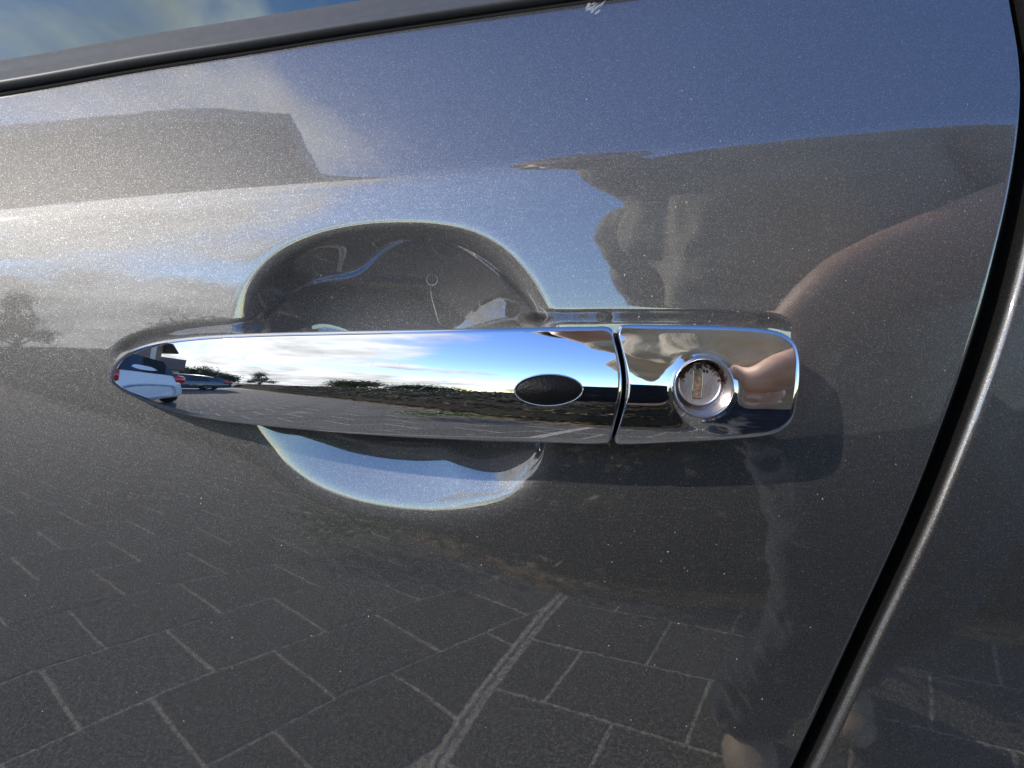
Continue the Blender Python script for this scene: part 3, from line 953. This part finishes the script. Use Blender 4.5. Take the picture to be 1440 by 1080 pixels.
# ---------------------------------------------------------------- BANK OF GROUND COVER AND ITS LEAF LITTER
bed = [(7, -0.1), (3, -0.75), (1.6, -1.15), (0.9, -1.32), (0.35, -1.44), (0.08, -1.48), (-0.22, -1.72), (-0.60, -2.22), (-2.1, -4.1), (-5.5, -7.6), (-9, -11), (-12, -14)]
bp = spline(bed, 300)
strip_patch('leaf_litter', bed, 0.07, col_mat('dry_litter', (0.36, 0.24, 0.13), 0.95, var=0.6, scale=130, bump=1.0, bscale=160, bdist=0.01), 0.012, n=300, rag=0.6, kind='stuff')
T = np.gradient(bp, axis=0); N = np.stack([T[:, 1], -T[:, 0]], 1); N /= np.linalg.norm(N, axis=1)[:, None]
if (N[:, 1] > 0).mean() > 0.5: N = -N
V = []
NB = 26
prf = np.linspace(0, 1, NB)
for i in range(300):
    for q in prf:
        dd = 0.02 + q * 3.2
        h = 0.90 * (1 - math.exp(-dd * 3.4)) + 0.0
        h += 0.05 * math.sin(i * 0.7 + q * 9) * min(1, dd * 3) + random.uniform(-0.03, 0.03) * min(1, dd * 4)
        p = bp[i] + N[i] * (dd + random.uniform(-.01, .01))
        V.append((p[0], p[1], h - 0.03))
bank = empty('planted_bank', (0.5, -1.9, 0), 'low bank of dark ivy and dry leaves beside the pavement behind the person', 'bank')
bank_m = mesh('soil', V, grid_faces(300, NB, flip=True))
o = link_obj('soil', bank_m, bank, col_mat('dark_soil', (0.032, 0.026, 0.016), 0.95, var=0.5, scale=30, bump=0.8, bscale=60, bdist=0.02)); o.location = (-0.5, 1.9, 0)
def leaves(name, centers, size, mat, parent, norm=None, jit=0.9, seed=1):
    rg_ = np.random.RandomState(seed)
    n = len(centers)
    a = rg_.normal(size=(n, 3)); a /= np.linalg.norm(a, axis=1)[:, None]
    b = rg_.normal(size=(n, 3)); b -= a * (a * b).sum(1)[:, None]; b /= np.linalg.norm(b, axis=1)[:, None]
    s_ = size * (0.6 + 0.8 * rg_.rand(n))[:, None]
    w_ = s_ * 0.45
    C_ = np.asarray(centers)
    nn = np.cross(a, b)
    V = np.stack([C_ - a * s_, C_ - b * w_ + nn * s_ * 0.15, C_ + a * s_, C_ + b * w_ + nn * s_ * 0.15], 1).reshape(-1, 3)
    F = [(4 * i, 4 * i + 1, 4 * i + 2, 4 * i + 3) for i in range(n)]
    me = mesh(name, V, F, smooth=False)
    o = link_obj(name, me, parent, mat)
    o['kind'] = 'stuff'
    return o
VB = np.array(V)
def bank_pts(n, seed, lo=0, hi=0.6, xr=(-5, 4)):
    g = np.random.RandomState(seed)
    ok = [k for k in range(len(VB)) if xr[0] < VB[k, 0] < xr[1] and lo <= (k % NB) / NB <= hi]
    idx = g.choice(ok, n)
    return VB[idx] + g.normal(size=(n, 3)) * (0.05, 0.05, 0.03) + (0, 0, 0.02)
o = leaves('ground_cover_leaves', bank_pts(36000, 2), 0.020, leaf_mat('ivy', (0.016, 0.024, 0.008), (0.055, 0.085, 0.025)), bank, seed=3); o.location = (-0.5, 1.9, 0)
o = leaves('dry_leaves', bank_pts(9000, 5, 0, 0.35), 0.024, leaf_mat('dry_leaf', (0.10, 0.05, 0.02), (0.42, 0.27, 0.13)), bank, seed=4); o.location = (-0.5, 1.9, 0)
for o in bank.children: pass
g = np.random.RandomState(11)
cl = []
for cx0, cy0 in ((-0.45, -1.72), (-0.62, -1.75), (0.55, -1.55), (0.75, -1.6)):
    cl.append(np.array([cx0, cy0, 0.12]) + g.normal(size=(170, 3)) * (0.06, 0.05, 0.04))
tuft = leaves('leafy_weeds', np.vstack(cl), 0.018, leaf_mat('fresh_leaf', (0.06, 0.13, 0.02), (0.20, 0.33, 0.06)), bank, seed=6); tuft.location = (-0.5, 1.9, 0)

# ---------------------------------------------------------------- TREES
bark = col_mat('bark', (0.09, 0.065, 0.045), 0.9, var=0.4, scale=14, bump=0.9, bscale=30, bdist=0.03)
def tree(x, y, h, w, seed, label, dark=True, shape=1.0, n=5200, group=None):
    g = np.random.RandomState(seed)
    t = empty('tree', (x, y, 0), label, 'tree', group)
    path = [(0, 0, 0), (g.normal() * .1, g.normal() * .1, h * 0.3), (g.normal() * .25, g.normal() * .2, h * 0.62), (0, 0, h * 0.93)]
    vf = [tube_vf(spline(path, 10), np.linspace(h * 0.028, h * 0.006, 10), 8)]
    cs = []
    for k in range(15):
        a = g.rand() * 2 * PI; z0 = h * (0.25 + 0.6 * g.rand()); rr = w * (0.35 + 0.55 * g.rand()) * (1.25 - z0 / h)
        tip = np.array([math.cos(a) * rr, math.sin(a) * rr, z0 + rr * 0.5 * shape])
        vf.append(tube_vf([(0, 0, z0 * 0.85), tuple(tip * 0.5 + np.array([0, 0, z0 * 0.45])), tuple(tip)], [h * .012, h * .008, h * .003], 6))
        cs.append(tip + g.normal(size=(n // 18, 3)) * w * 0.17)
    cs.append(np.array([0, 0, h * 0.86]) + g.normal(size=(n // 6, 3)) * (w * .2, w * .2, h * .09))
    v, f = join_vf(vf)
    link_obj('trunk', mesh('trunk', v, f), t, bark)
    mt = M['leaf_dark'] if dark else M['leaf_light']
    leaves('crown', np.vstack(cs), w * 0.05, mt, t, seed=seed)
    return t
M['leaf_dark'] = leaf_mat('dark_foliage', (0.018, 0.030, 0.012), (0.055, 0.075, 0.025))
M['leaf_light'] = leaf_mat('autumn_foliage', (0.06, 0.06, 0.02), (0.16, 0.13, 0.04))
tree(-11.8, -16.0, 3.4, 0.8, 21, 'narrow dark tree standing up between the low bushy ones', True)
tree(-16.0, -15.5, 2.7, 2.6, 22, 'low dark bushy tree left of the narrow one', True)
tree(-9.0, -19.5, 2.1, 2.0, 23, 'broad olive tree far off behind the bank', False)
tree(-21.0, -19, 4.0, 3.2, 24, 'far round shrubby tree behind the pale house', False)
tree(-6.4, -21.5, 1.45, 2.0, 25, 'smallest far tree just over the end of the bank', True)

tree(-17.0, -12.5, 2.9, 2.4, 26, 'rounded olive tree to the right of the dark blue car', False)
tree(-22.0, -14.5, 4.0, 2.8, 27, 'tall dark tree rising over the pale house', True)
tree(-13.5, -14.5, 2.4, 1.8, 28, 'small dark shrubby tree beside the end of the bank', True)
tree(-19.0, -17.5, 3.4, 1.2, 29, 'slim olive tree with a pointed top far off', False)

# ---------------------------------------------------------------- NEIGHBOUR HOUSE WITH DEEP EAVES
plaster = col_mat('pale_plaster', (0.55, 0.54, 0.51), 0.85, var=0.08, scale=3, bump=0.3, bscale=80, bdist=0.003)
tile_m = col_mat('brown_roof_tile', (0.10, 0.07, 0.06), 0.7, var=0.3, scale=6)
wood_m = col_mat('grey_painted_wood', (0.30, 0.29, 0.28), 0.6, var=0.15, scale=8)
win_m = col_mat('dark_window_pane', (0.02, 0.025, 0.03), 0.03, var=0.2, scale=2, spec=0.9)
brick_m = NT('brown_brick')
bt = brick_m.add('ShaderNodeTexBrick'); bt.inputs['Scale'].default_value = 4.0
bt.inputs['Color1'].default_value = (0.16, 0.10, 0.08, 1); bt.inputs['Color2'].default_value = (0.24, 0.15, 0.11, 1); bt.inputs['Mortar'].default_value = (0.35, 0.33, 0.30, 1)
mp = brick_m.add('ShaderNodeMapping'); mp.inputs['Rotation'].default_value = (PI / 2, 0, 0); brick_m.link(brick_m.t.outputs['Object'], mp.inputs[0]); brick_m.link(mp.outputs[0], bt.inputs['Vector'])
brick_m.link(bt.outputs[0], brick_m.b.inputs['Base Color']); brick_m.set(Roughness=0.85)
def house(x, y, rz, w, d, hw, hr, label, wallm, ov=0.7):
    hs = empty('house', (x, y, 0), label, 'house', rz=rz)
    V = [(-w/2, -d/2, 0), (w/2, -d/2, 0), (w/2, d/2, 0), (-w/2, d/2, 0), (-w/2, -d/2, hw), (w/2, -d/2, hw), (w/2, d/2, hw), (-w/2, d/2, hw), (0, -d/2, hw + hr), (0, d/2, hw + hr)]
    F = [(0, 1, 5, 8, 4), (1, 2, 6, 5), (2, 3, 7, 9, 6), (3, 0, 4, 7)]
    link_obj('wall', mesh('wall', V, F, smooth=False), hs, wallm)
    sl = hr / (w / 2)
    for sgn in (-1, 1):
        xo = sgn * (w / 2 + ov); zo = hw - ov * sl
        a, b = (0, hr + hw + .05), (xo, zo + .05)
        V = []
        for yy_ in (-d / 2 - ov, d / 2 + ov):
            V += [(a[0], yy_, a[1]), (b[0], yy_, b[1]), (b[0], yy_, b[1] + .16), (a[0], yy_, a[1] + .16)]
        rf = link_obj('roof', mesh('roof', V, [(0, 1, 2, 3), (7, 6, 5, 4), (0, 4, 5, 1), (1, 5, 6, 2), (2, 6, 7, 3)], smooth=False), hs, tile_m)
    for (wx, wz, ww, wh) in ((-w * .25, 1.5, 1.1, 1.2), (w * .22, 1.5, 1.1, 1.2), (0, hw * 0.98, 1.2, 1.2)):
        for side in (-1, 1):
            yy_ = side * (d / 2 + 0.02)
            wn_ = link_obj('window', mesh('window', *join_vf([box_vf(wx - ww/2 - .06, wx - ww/2, yy_ - .05, yy_ + .05, wz - wh/2, wz + wh/2), box_vf(wx + ww/2, wx + ww/2 + .06, yy_ - .05, yy_ + .05, wz - wh/2, wz + wh/2),
                 box_vf(wx - ww/2, wx + ww/2, yy_ - .05, yy_ + .05, wz - wh/2 - .06, wz - wh/2), box_vf(wx - ww/2, wx + ww/2, yy_ - .05, yy_ + .05, wz + wh/2, wz + wh/2 + .06), box_vf(wx - .03, wx + .03, yy_ - .045, yy_ + .045, wz - wh/2, wz + wh/2)]), smooth=False), hs, plaster)
            link_obj('pane', mesh('pane', *box_vf(wx - ww/2, wx + ww/2, yy_ - .012, yy_ + .012, wz - wh/2, wz + wh/2), smooth=False), wn_, win_m)
    return hs
h1 = house(-13.5, -2.6, R(80), 7.5, 6, 4.6, 3.0, 'tall brown brick house with deep eaves close on the left', brick_m.m, 0.9)
h2 = house(-19.0, -10.5, R(40), 6, 7, 2.7, 2.0, 'low pale plastered house with gable beyond the brick one', plaster, 0.5)

# cantilevered timber canopy that reaches overhead on the left
cp = empty('canopy', (-4.8, -3.0, 0), 'white timber canopy with flat roof and diagonal braces between the cars and brick house', 'canopy')
link_obj('roof', mesh('roof', *box_vf(-3.6, 3.0, -0.55, 0.55, 4.4, 4.6), smooth=False), cp, wood_m)
link_obj('roof_tip', mesh('roof_tip', [(3.0, -.55, 4.4), (3.45, -.75, 4.42), (3.1, 0, 4.4), (3.2, .6, 4.42), (3.0, .55, 4.4), (3.0, -.55, 4.6), (3.45, -.75, 4.58), (3.1, 0, 4.6), (3.2, .6, 4.58), (3.0, .55, 4.6)],
     [(4, 3, 2, 1, 0), (5, 6, 7, 8, 9), (0, 1, 6, 5), (1, 2, 7, 6), (2, 3, 8, 7), (3, 4, 9, 8)], smooth=False), cp, wood_m)
for x in (-3.4, -0.9):
    link_obj('post', mesh('post', *box_vf(x - .09, x + .09, -.09, .09, 0, 4.4), smooth=False), cp, plaster)
for x0, x1 in ((-3.4, -2.3), (-0.9, 0.3), (-0.9, -2.0)):
    link_obj('brace', mesh('brace', *tube_vf([(x0, 0, 3.2), (x1, 0, 4.38)], 0.05, 4), smooth=False), cp, plaster)

# ---------------------------------------------------------------- PARKED CARS BEYOND THE FRONT
white_p = col_mat('white_car_paint', (0.78, 0.79, 0.80), 0.3, var=0.03, coat=1.0)
blue_p = col_mat('dark_blue_car_paint', (0.03, 0.045, 0.08), 0.3, var=0.05, coat=1.0)
red_l = col_mat('red_lamp_glass', (0.45, 0.02, 0.02), 0.1, coat=1.0)
tyre_m = col_mat('tyre_rubber', (0.015, 0.015, 0.016), 0.8)
rim_m = col_mat('alloy', (0.5, 0.5, 0.52), 0.3, metal=0.9)
def hatchback(x, y, rz, label, paint):
    t = empty('hatchback', (x, y, 0), label, 'car', rz=rz)
    # stations from tail (-x) to nose (+x): half width, sill, shoulder, roof
    stn = [(-2.02, .60, .42, .75, .78), (-1.98, .80, .36, .98, 1.02), (-1.88, .84, .30, 1.02, 1.18), (-1.55, .86, .24, 1.02, 1.42), (-0.9, .87, .20, 1.0, 1.50), (-0.1, .88, .20, .98, 1.49), (0.35, .88, .20, .96, 1.40), (0.95, .87, .20, .93, 1.02), (1.5, .84, .22, .84, .90), (1.85, .76, .28, .70, .74), (2.0, .55, .38, .58, .60)]
    V = []
    for (sx, hw, s0, sh, rf) in stn:
        top = hw * (0.70 if rf > 1.15 else 0.86)
        half = [(0, s0), (hw * .9, s0), (hw, s0 + .12), (hw, (s0 + sh) / 2), (hw * .97, sh), ((hw * .97 + top) / 2 + .01, (sh + rf) / 2), (top, rf - .02), (top * .6, rf + .015), (0, rf + .02)]
        V += [(sx, a, b) for a, b in half] + [(sx, -a, b) for a, b in half[-2:0:-1]]
    n = 16
    F = grid_faces(len(stn), n, wrap=True) + [tuple(range(n)), tuple((len(stn) - 1) * n + k for k in range(n))[::-1]]
    b = link_obj('body', mesh('body', V, F), t, paint)
    s = b.modifiers.new('s', 'SUBSURF'); s.levels = 2; s.render_levels = 2
    for sgn in (-1, 1):
        for (xa, xb) in ((-1.45, -0.62), (-0.55, 0.42)):
            V = [(xa + .05, sgn * .875, 1.03), (xb, sgn * .875, 1.01), (xb - .12, sgn * .70, 1.40), (xa + .22 if xa < -1 else xa + .05, sgn * .70, 1.42)]
            V = [(p[0], p[1] , p[2]) for p in V]
            V2 = [(p[0], p[1] - sgn * .02, p[2]) for p in V]
            link_obj('side_window', mesh('side_window', V + V2, [(0, 1, 2, 3), (4, 5, 6, 7), (0, 1, 5, 4), (1, 2, 6, 5), (2, 3, 7, 6), (3, 0, 4, 7)], smooth=False), t, win_m)
        link_obj('tail_light', mesh('tail_light', *box_vf(-2.0, -1.78, min(sgn * .62, sgn * .86), max(sgn * .62, sgn * .86), .86, 1.08)), t, red_l).modifiers.new('b', 'BEVEL').width = 0.04
        for wx in (-1.3, 1.28):
            prof = [(0.20, -.10), (0.31, -.10), (0.325, -.05), (0.325, .05), (0.31, .10), (0.20, .10)]
            V = []
            for r_, yy_ in prof:
                V += [(wx + r_ * math.cos(a), sgn * .80 + yy_, .325 + r_ * math.sin(a)) for a in np.linspace(0, 2 * PI, 29)[:-1]]
            wh_ = link_obj('wheel', mesh('wheel', V, grid_faces(len(prof), 28, wrap=True)), t, tyre_m)
            sp_ = []
            for k in range(5):
                a = k * 2 * PI / 5
                sp_.append(tube_vf([(wx + .04 * math.cos(a), sgn * .88, .325 + .04 * math.sin(a)), (wx + .21 * math.cos(a), sgn * .87, .325 + .21 * math.sin(a))], 0.028, 6))
            link_obj('rim', mesh('rim', *join_vf(sp_)), wh_, rim_m)
    V = [(-1.93, .66, 1.06), (-1.93, -.66, 1.06), (-1.60, -.56, 1.42), (-1.60, .56, 1.42)]
    V = [(p[0] - .03, p[1], p[2] + .02) for p in V] + [(p[0] + .02, p[1], p[2] - .02) for p in V]
    link_obj('rear_window', mesh('rear_window', V, [(0, 1, 2, 3), (4, 5, 6, 7), (0, 1, 5, 4), (1, 2, 6, 5), (2, 3, 7, 6), (3, 0, 4, 7)], smooth=False), t, win_m)
    return t
hatchback(-4.6, -1.35, R(184), 'white hatchback with red tail lights parked nearest in front of the grey car', white_p)
hatchback(-7.6, -5.6, R(130), 'dark blue hatchback parked farther off beyond the canopy', blue_p)

# ---------------------------------------------------------------- THE PERSON AND THE PHONE
def ico(c, r, sub=2, scale=(1, 1, 1)):
    import bmesh
    bm = bmesh.new(); bmesh.ops.create_icosphere(bm, subdivisions=sub, radius=1.0)
    V = [(c[0] + v.co.x * r * scale[0], c[1] + v.co.y * r * scale[1], c[2] + v.co.z * r * scale[2]) for v in bm.verts]
    F = [tuple(v.index for v in f.verts) for f in bm.faces]
    bm.free()
    return V, F
def limb(path, radii, step=0.35):
    """chain of overlapping balls along a spline, later fused into one skin"""
    n = 40
    P = spline(path, n); rad = np.interp(np.linspace(0, 1, n), np.linspace(0, 1, len(radii)), radii)
    out, last = [], None
    for p, r in zip(P, rad):
        if last is None or np.linalg.norm(p - last) > r * step:
            out.append(ico(p, r)); last = p
    out.append(ico(P[-1], rad[-1]))
    return out
def fuse(name, parts, vox, parent, mat, smooth=6, disp=None, label=None):
    V, F = join_vf(parts)
    o = link_obj(name, mesh(name, V, F), parent, mat)
    r = o.modifiers.new('r', 'REMESH'); r.mode = 'VOXEL'; r.voxel_size = vox; r.use_smooth_shade = True
    s = o.modifiers.new('s', 'SMOOTH'); s.iterations = smooth; s.factor = 0.6
    if disp:
        tx = bpy.data.textures.new(name + '_folds', 'CLOUDS'); tx.noise_scale = disp[0]; tx.noise_depth = 2
        d_ = o.modifiers.new('d', 'DISPLACE'); d_.texture = tx; d_.strength = disp[1]; d_.mid_level = 0.5; d_.texture_coords = 'GLOBAL'
    return o
per = empty('person', (0.42, -0.8, 0), 'person in taupe jacket and dark jeans leaning in with a phone, mirrored in the chrome', 'person')
def P_(x, y, z): return (x - 0.42, y + 0.8, z)
def PL(pts): return [P_(*p) for p in pts]
body = []
# head and neck
hc = np.array([-0.005, -0.47, 1.505])
def HP(x, y, z): return P_(hc[0] + x, hc[1] + y, hc[2] + z)
body += [ico(HP(0, -0.02, 0.02), 0.098, 3, (0.80, 1.0, 1.12)), ico(HP(0, 0.03, -0.06), 0.068, 3, (0.85, 0.85, 0.95)), ico(HP(0, 0.075, -0.095), 0.024, 2), ico(HP(0, 0.093, -0.02), 0.013, 2, (1, 1.2, 1.8)),
         ico(HP(0, 0.103, -0.035), 0.013, 2), ico(HP(0.031, 0.066, 0.012), 0.015, 2, (1.4, .8, .8)), ico(HP(-0.031, 0.066, 0.012), 0.015, 2, (1.4, .8, .8)),
         ico(HP(0, 0.083, -0.064), 0.011, 2, (1.9, .9, .7)), ico(HP(0, 0.08, -0.074), 0.010, 2, (1.6, .9, .8)), ico(HP(0.08, -0.02, -0.01), 0.024, 2, (.4, .8, 1.2)), ico(HP(-0.08, -0.02, -0.01), 0.024, 2, (.4, .8, 1.2))]
body += limb(PL([(0.01, -0.51, 1.43), (0.07, -0.57, 1.38), (0.18, -0.60, 1.32)]), [0.058, 0.056, 0.07])
# torso, hips and legs under the clothes
body += limb(PL([(0.20, -0.60, 1.30), (0.34, -0.74, 1.10), (0.42, -0.82, 0.93)]), [0.115, 0.12, 0.13])
# right arm: shoulder, elbow, wrist
body += limb(PL([(0.36, -0.52, 1.38), (0.46, -0.46, 1.30), (0.50, -0.38, 1.19)]), [0.062, 0.054, 0.050])
body += limb(PL([(0.50, -0.38, 1.20), (0.43, -0.335, 1.17), (0.32, -0.31, 1.11), (0.235, -0.32, 1.06), (0.190, -0.345, 1.00)]), [0.058, 0.062, 0.058, 0.050, 0.034])
# left arm tucked behind the body
body += limb(PL([(0.13, -0.78, 1.27), (0.20, -0.95, 1.10), (0.36, -0.98, 0.95)]), [0.05, 0.045, 0.035])
body += limb(PL([(0.36, -0.98, 0.95), (0.42, -0.99, 0.93)]), [0.03, 0.028])
for lx, ly, kx, ky, ax, ay in ((0.36, -0.80, 0.36, -0.66, 0.34, -0.82), (0.50, -0.84, 0.54, -0.76, 0.55, -0.98)):
    body += limb(PL([(lx, ly, 0.90), (kx, ky, 0.50), (ax, ay, 0.09)]), [0.075, 0.052, 0.038])
fuse('body', body, 0.007, per, M['skin'], 4)
# the hand closes on the phone's right end
hand = []
wr = (0.192, -0.346, 1.005)
hand += limb(PL([wr, (0.198, -0.354, 0.980), (0.185, -0.356, 0.952)]), [0.027, 0.030, 0.028], 0.3)
hand += [ico(P_(0.200, -0.360, 0.975), 0.026, 2, (1.2, .7, 1.1)), ico(P_(0.195, -0.358, 0.945), 0.026, 2, (1.2, .7, 1.1))]
fing = [([(0.200, -0.352, 0.990), (0.175, -0.338, 1.006), (0.140, -0.333, 0.999), (0.112, -0.330, 0.992)], [0.0105, 0.0095, 0.0085, 0.007]),      # index along the top edge
        ([(0.185, -0.350, 0.975), (0.172, -0.326, 0.985), (0.150, -0.3185, 0.984), (0.128, -0.317, 0.980)], [0.0105, 0.0098, 0.0088, 0.0073]),   # middle on the back of the phone
        ([(0.185, -0.350, 0.955), (0.172, -0.324, 0.958), (0.152, -0.3175, 0.958), (0.136, -0.317, 0.957)], [0.0100, 0.0092, 0.0083, 0.007]),
        ([(0.188, -0.350, 0.935), (0.170, -0.330, 0.915), (0.135, -0.331, 0.904), (0.095, -0.331, 0.901), (0.050, -0.331, 0.900)], [0.0092, 0.0082, 0.0074, 0.0068, 0.0058]),   # little finger under the lower edge
        ([(0.205, -0.375, 0.930), (0.170, -0.366, 0.918), (0.140, -0.352, 0.926), (0.118, -0.346, 0.935)], [0.0125, 0.0118, 0.0105, 0.0085])]    # thumb on the screen side
for pth, rd in fing:
    hand += limb(PL(pth), rd, 0.3)
fuse('hand', hand, 0.0028, per, M['skin'], 3)
# hair
hair_m = col_mat('brown_hair', (0.05, 0.032, 0.02), 0.6, var=0.3, scale=200, bump=0.5, bscale=400, bdist=0.002)
hair = [ico(HP(0, -0.045, 0.045), 0.104, 3, (0.85, 0.95, 1.02)), ico(HP(0, -0.07, -0.02), 0.085, 3, (0.9, .7, 1.0))]
fuse('hair', hair, 0.006, per, hair_m, 3)
for sx in (-1, 1):
    link_obj('eye', mesh('eye', *ico(HP(sx * 0.031, 0.071, 0.004), 0.0125, 3)), per, col_mat('eye', (0.10, 0.08, 0.07), 0.1, var=0.1))
# jacket
jk = []
jk += limb(PL([(0.25, -0.54, 1.37), (0.27, -0.55, 1.22), (0.35, -0.68, 1.03), (0.42, -0.80, 0.88)]), [0.15, 0.17, 0.160, 0.165])
jk += limb(PL([(0.065, -0.56, 1.36), (0.13, -0.585, 1.35), (0.20, -0.53, 1.42), (0.35, -0.51, 1.43)]), [0.065, 0.09, 0.11, 0.11])
jk += limb(PL([(0.20, -0.58, 1.32), (0.215, -0.60, 1.20), (0.235, -0.63, 1.06), (0.29, -0.72, 0.93)]), [0.11, 0.11, 0.105, 0.12])
jk += limb(PL([(0.44, -0.62, 1.25), (0.46, -0.70, 1.1), (0.50, -0.78, 0.92)]), [0.09, 0.11, 0.13])
jk += limb(PL([(0.12, -0.76, 1.28), (0.19, -0.93, 1.11), (0.33, -0.97, 0.97)]), [0.085, 0.075, 0.06])
jk += limb(PL([(0.17, -0.58, 1.34), (0.165, -0.62, 1.24)]), [0.10, 0.10])
fuse('jacket', jk, 0.009, per, M['jacket'], 14, (0.10, 0.030))
slv = limb(PL([(0.36, -0.55, 1.41), (0.46, -0.49, 1.34), (0.505, -0.42, 1.26)]), [0.105, 0.088, 0.074])
fuse('sleeve', slv, 0.006, per, M['knit'], 3, (0.03, 0.014))
# jeans
jn = []
for lx, ly, kx, ky, ax, ay in ((0.35, -0.78, 0.37, -0.64, 0.345, -0.82), (0.52, -0.82, 0.54, -0.76, 0.55, -0.98)):
    jn += limb(PL([(lx, ly, 0.90), (kx, ky, 0.50), (ax, ay, 0.10)]), [0.125, 0.085, 0.072])
jn += limb(PL([(0.34, -0.78, 0.88), (0.53, -0.80, 0.88)]), [0.14, 0.14])
jn += limb(PL([(0.44, -0.74, 0.86), (0.45, -0.70, 0.70), (0.46, -0.72, 0.50)]), [0.14, 0.12, 0.08])
fuse('jeans', jn, 0.009, per, M['denim'], 4, (0.05, 0.03))
shoe_m = col_mat('beige_shoe', (0.42, 0.33, 0.25), 0.6)
for ax, ay in ((0.345, -0.84), (0.55, -1.0)):
    sh = [ico(P_(ax, ay + 0.0, 0.055), 0.05, 2, (.85, 1.1, 1)), ico(P_(ax - .01, ay + 0.09, 0.045), 0.048, 2, (.95, 1.7, .85)), ico(P_(ax - .015, ay + 0.16, 0.035), 0.038, 2, (1, 1.1, .8))]
    fuse('shoe', sh, 0.006, per, shoe_m, 3)

ph = empty('phone', (0.057, -0.329, 0.948), 'phone in a speckled dark case held level in one hand, mirrored in the chrome', 'phone')
case_m = NT('speckled_case')
vv = case_m.add('ShaderNodeTexVoronoi'); vv.inputs['Scale'].default_value = 260; case_m.link(case_m.t.outputs['Object'], vv.inputs['Vector'])
rr_ = case_m.ramp(vv.outputs['Distance'], [(0.0, (0.10, 0.11, 0.14)), (0.22, (0.008, 0.011, 0.022))]); case_m.link(rr_.outputs[0], case_m.b.inputs['Base Color']); case_m.set(Roughness=0.35)
o = link_obj('case', mesh('case', *box_vf(-0.076, 0.076, -0.0045, 0.0045, -0.0385, 0.0385), smooth=False), ph, case_m.m); bevel_obj(o, 0.004)
o = link_obj('camera_bump', mesh('camera_bump', *box_vf(-0.072, -0.035, 0.0045, 0.0062, -0.018, 0.018), smooth=False), ph, M['black']); bevel_obj(o, 0.0015)
for lx, lz in ((-0.057, 0.0085), (-0.057, -0.0095), (-0.043, -0.0005)):
    prof = [(0.0062, 0.0060, 0, 0), (0.0062, 0.0074, 0, 0), (0.0055, 0.0076, 0, 0), (0.0050, 0.0070, 0, 0), (1e-5, 0.0069, 0, 0)]
    V, F = lathe_y(lx, lz, prof, 32)
    link_obj('lens', mesh('lens', V, F), ph, win_m)
link_obj('screen', mesh('screen', *box_vf(-0.072, 0.072, -0.0050, -0.0044, -0.0345, 0.0345), smooth=False), ph, win_m)
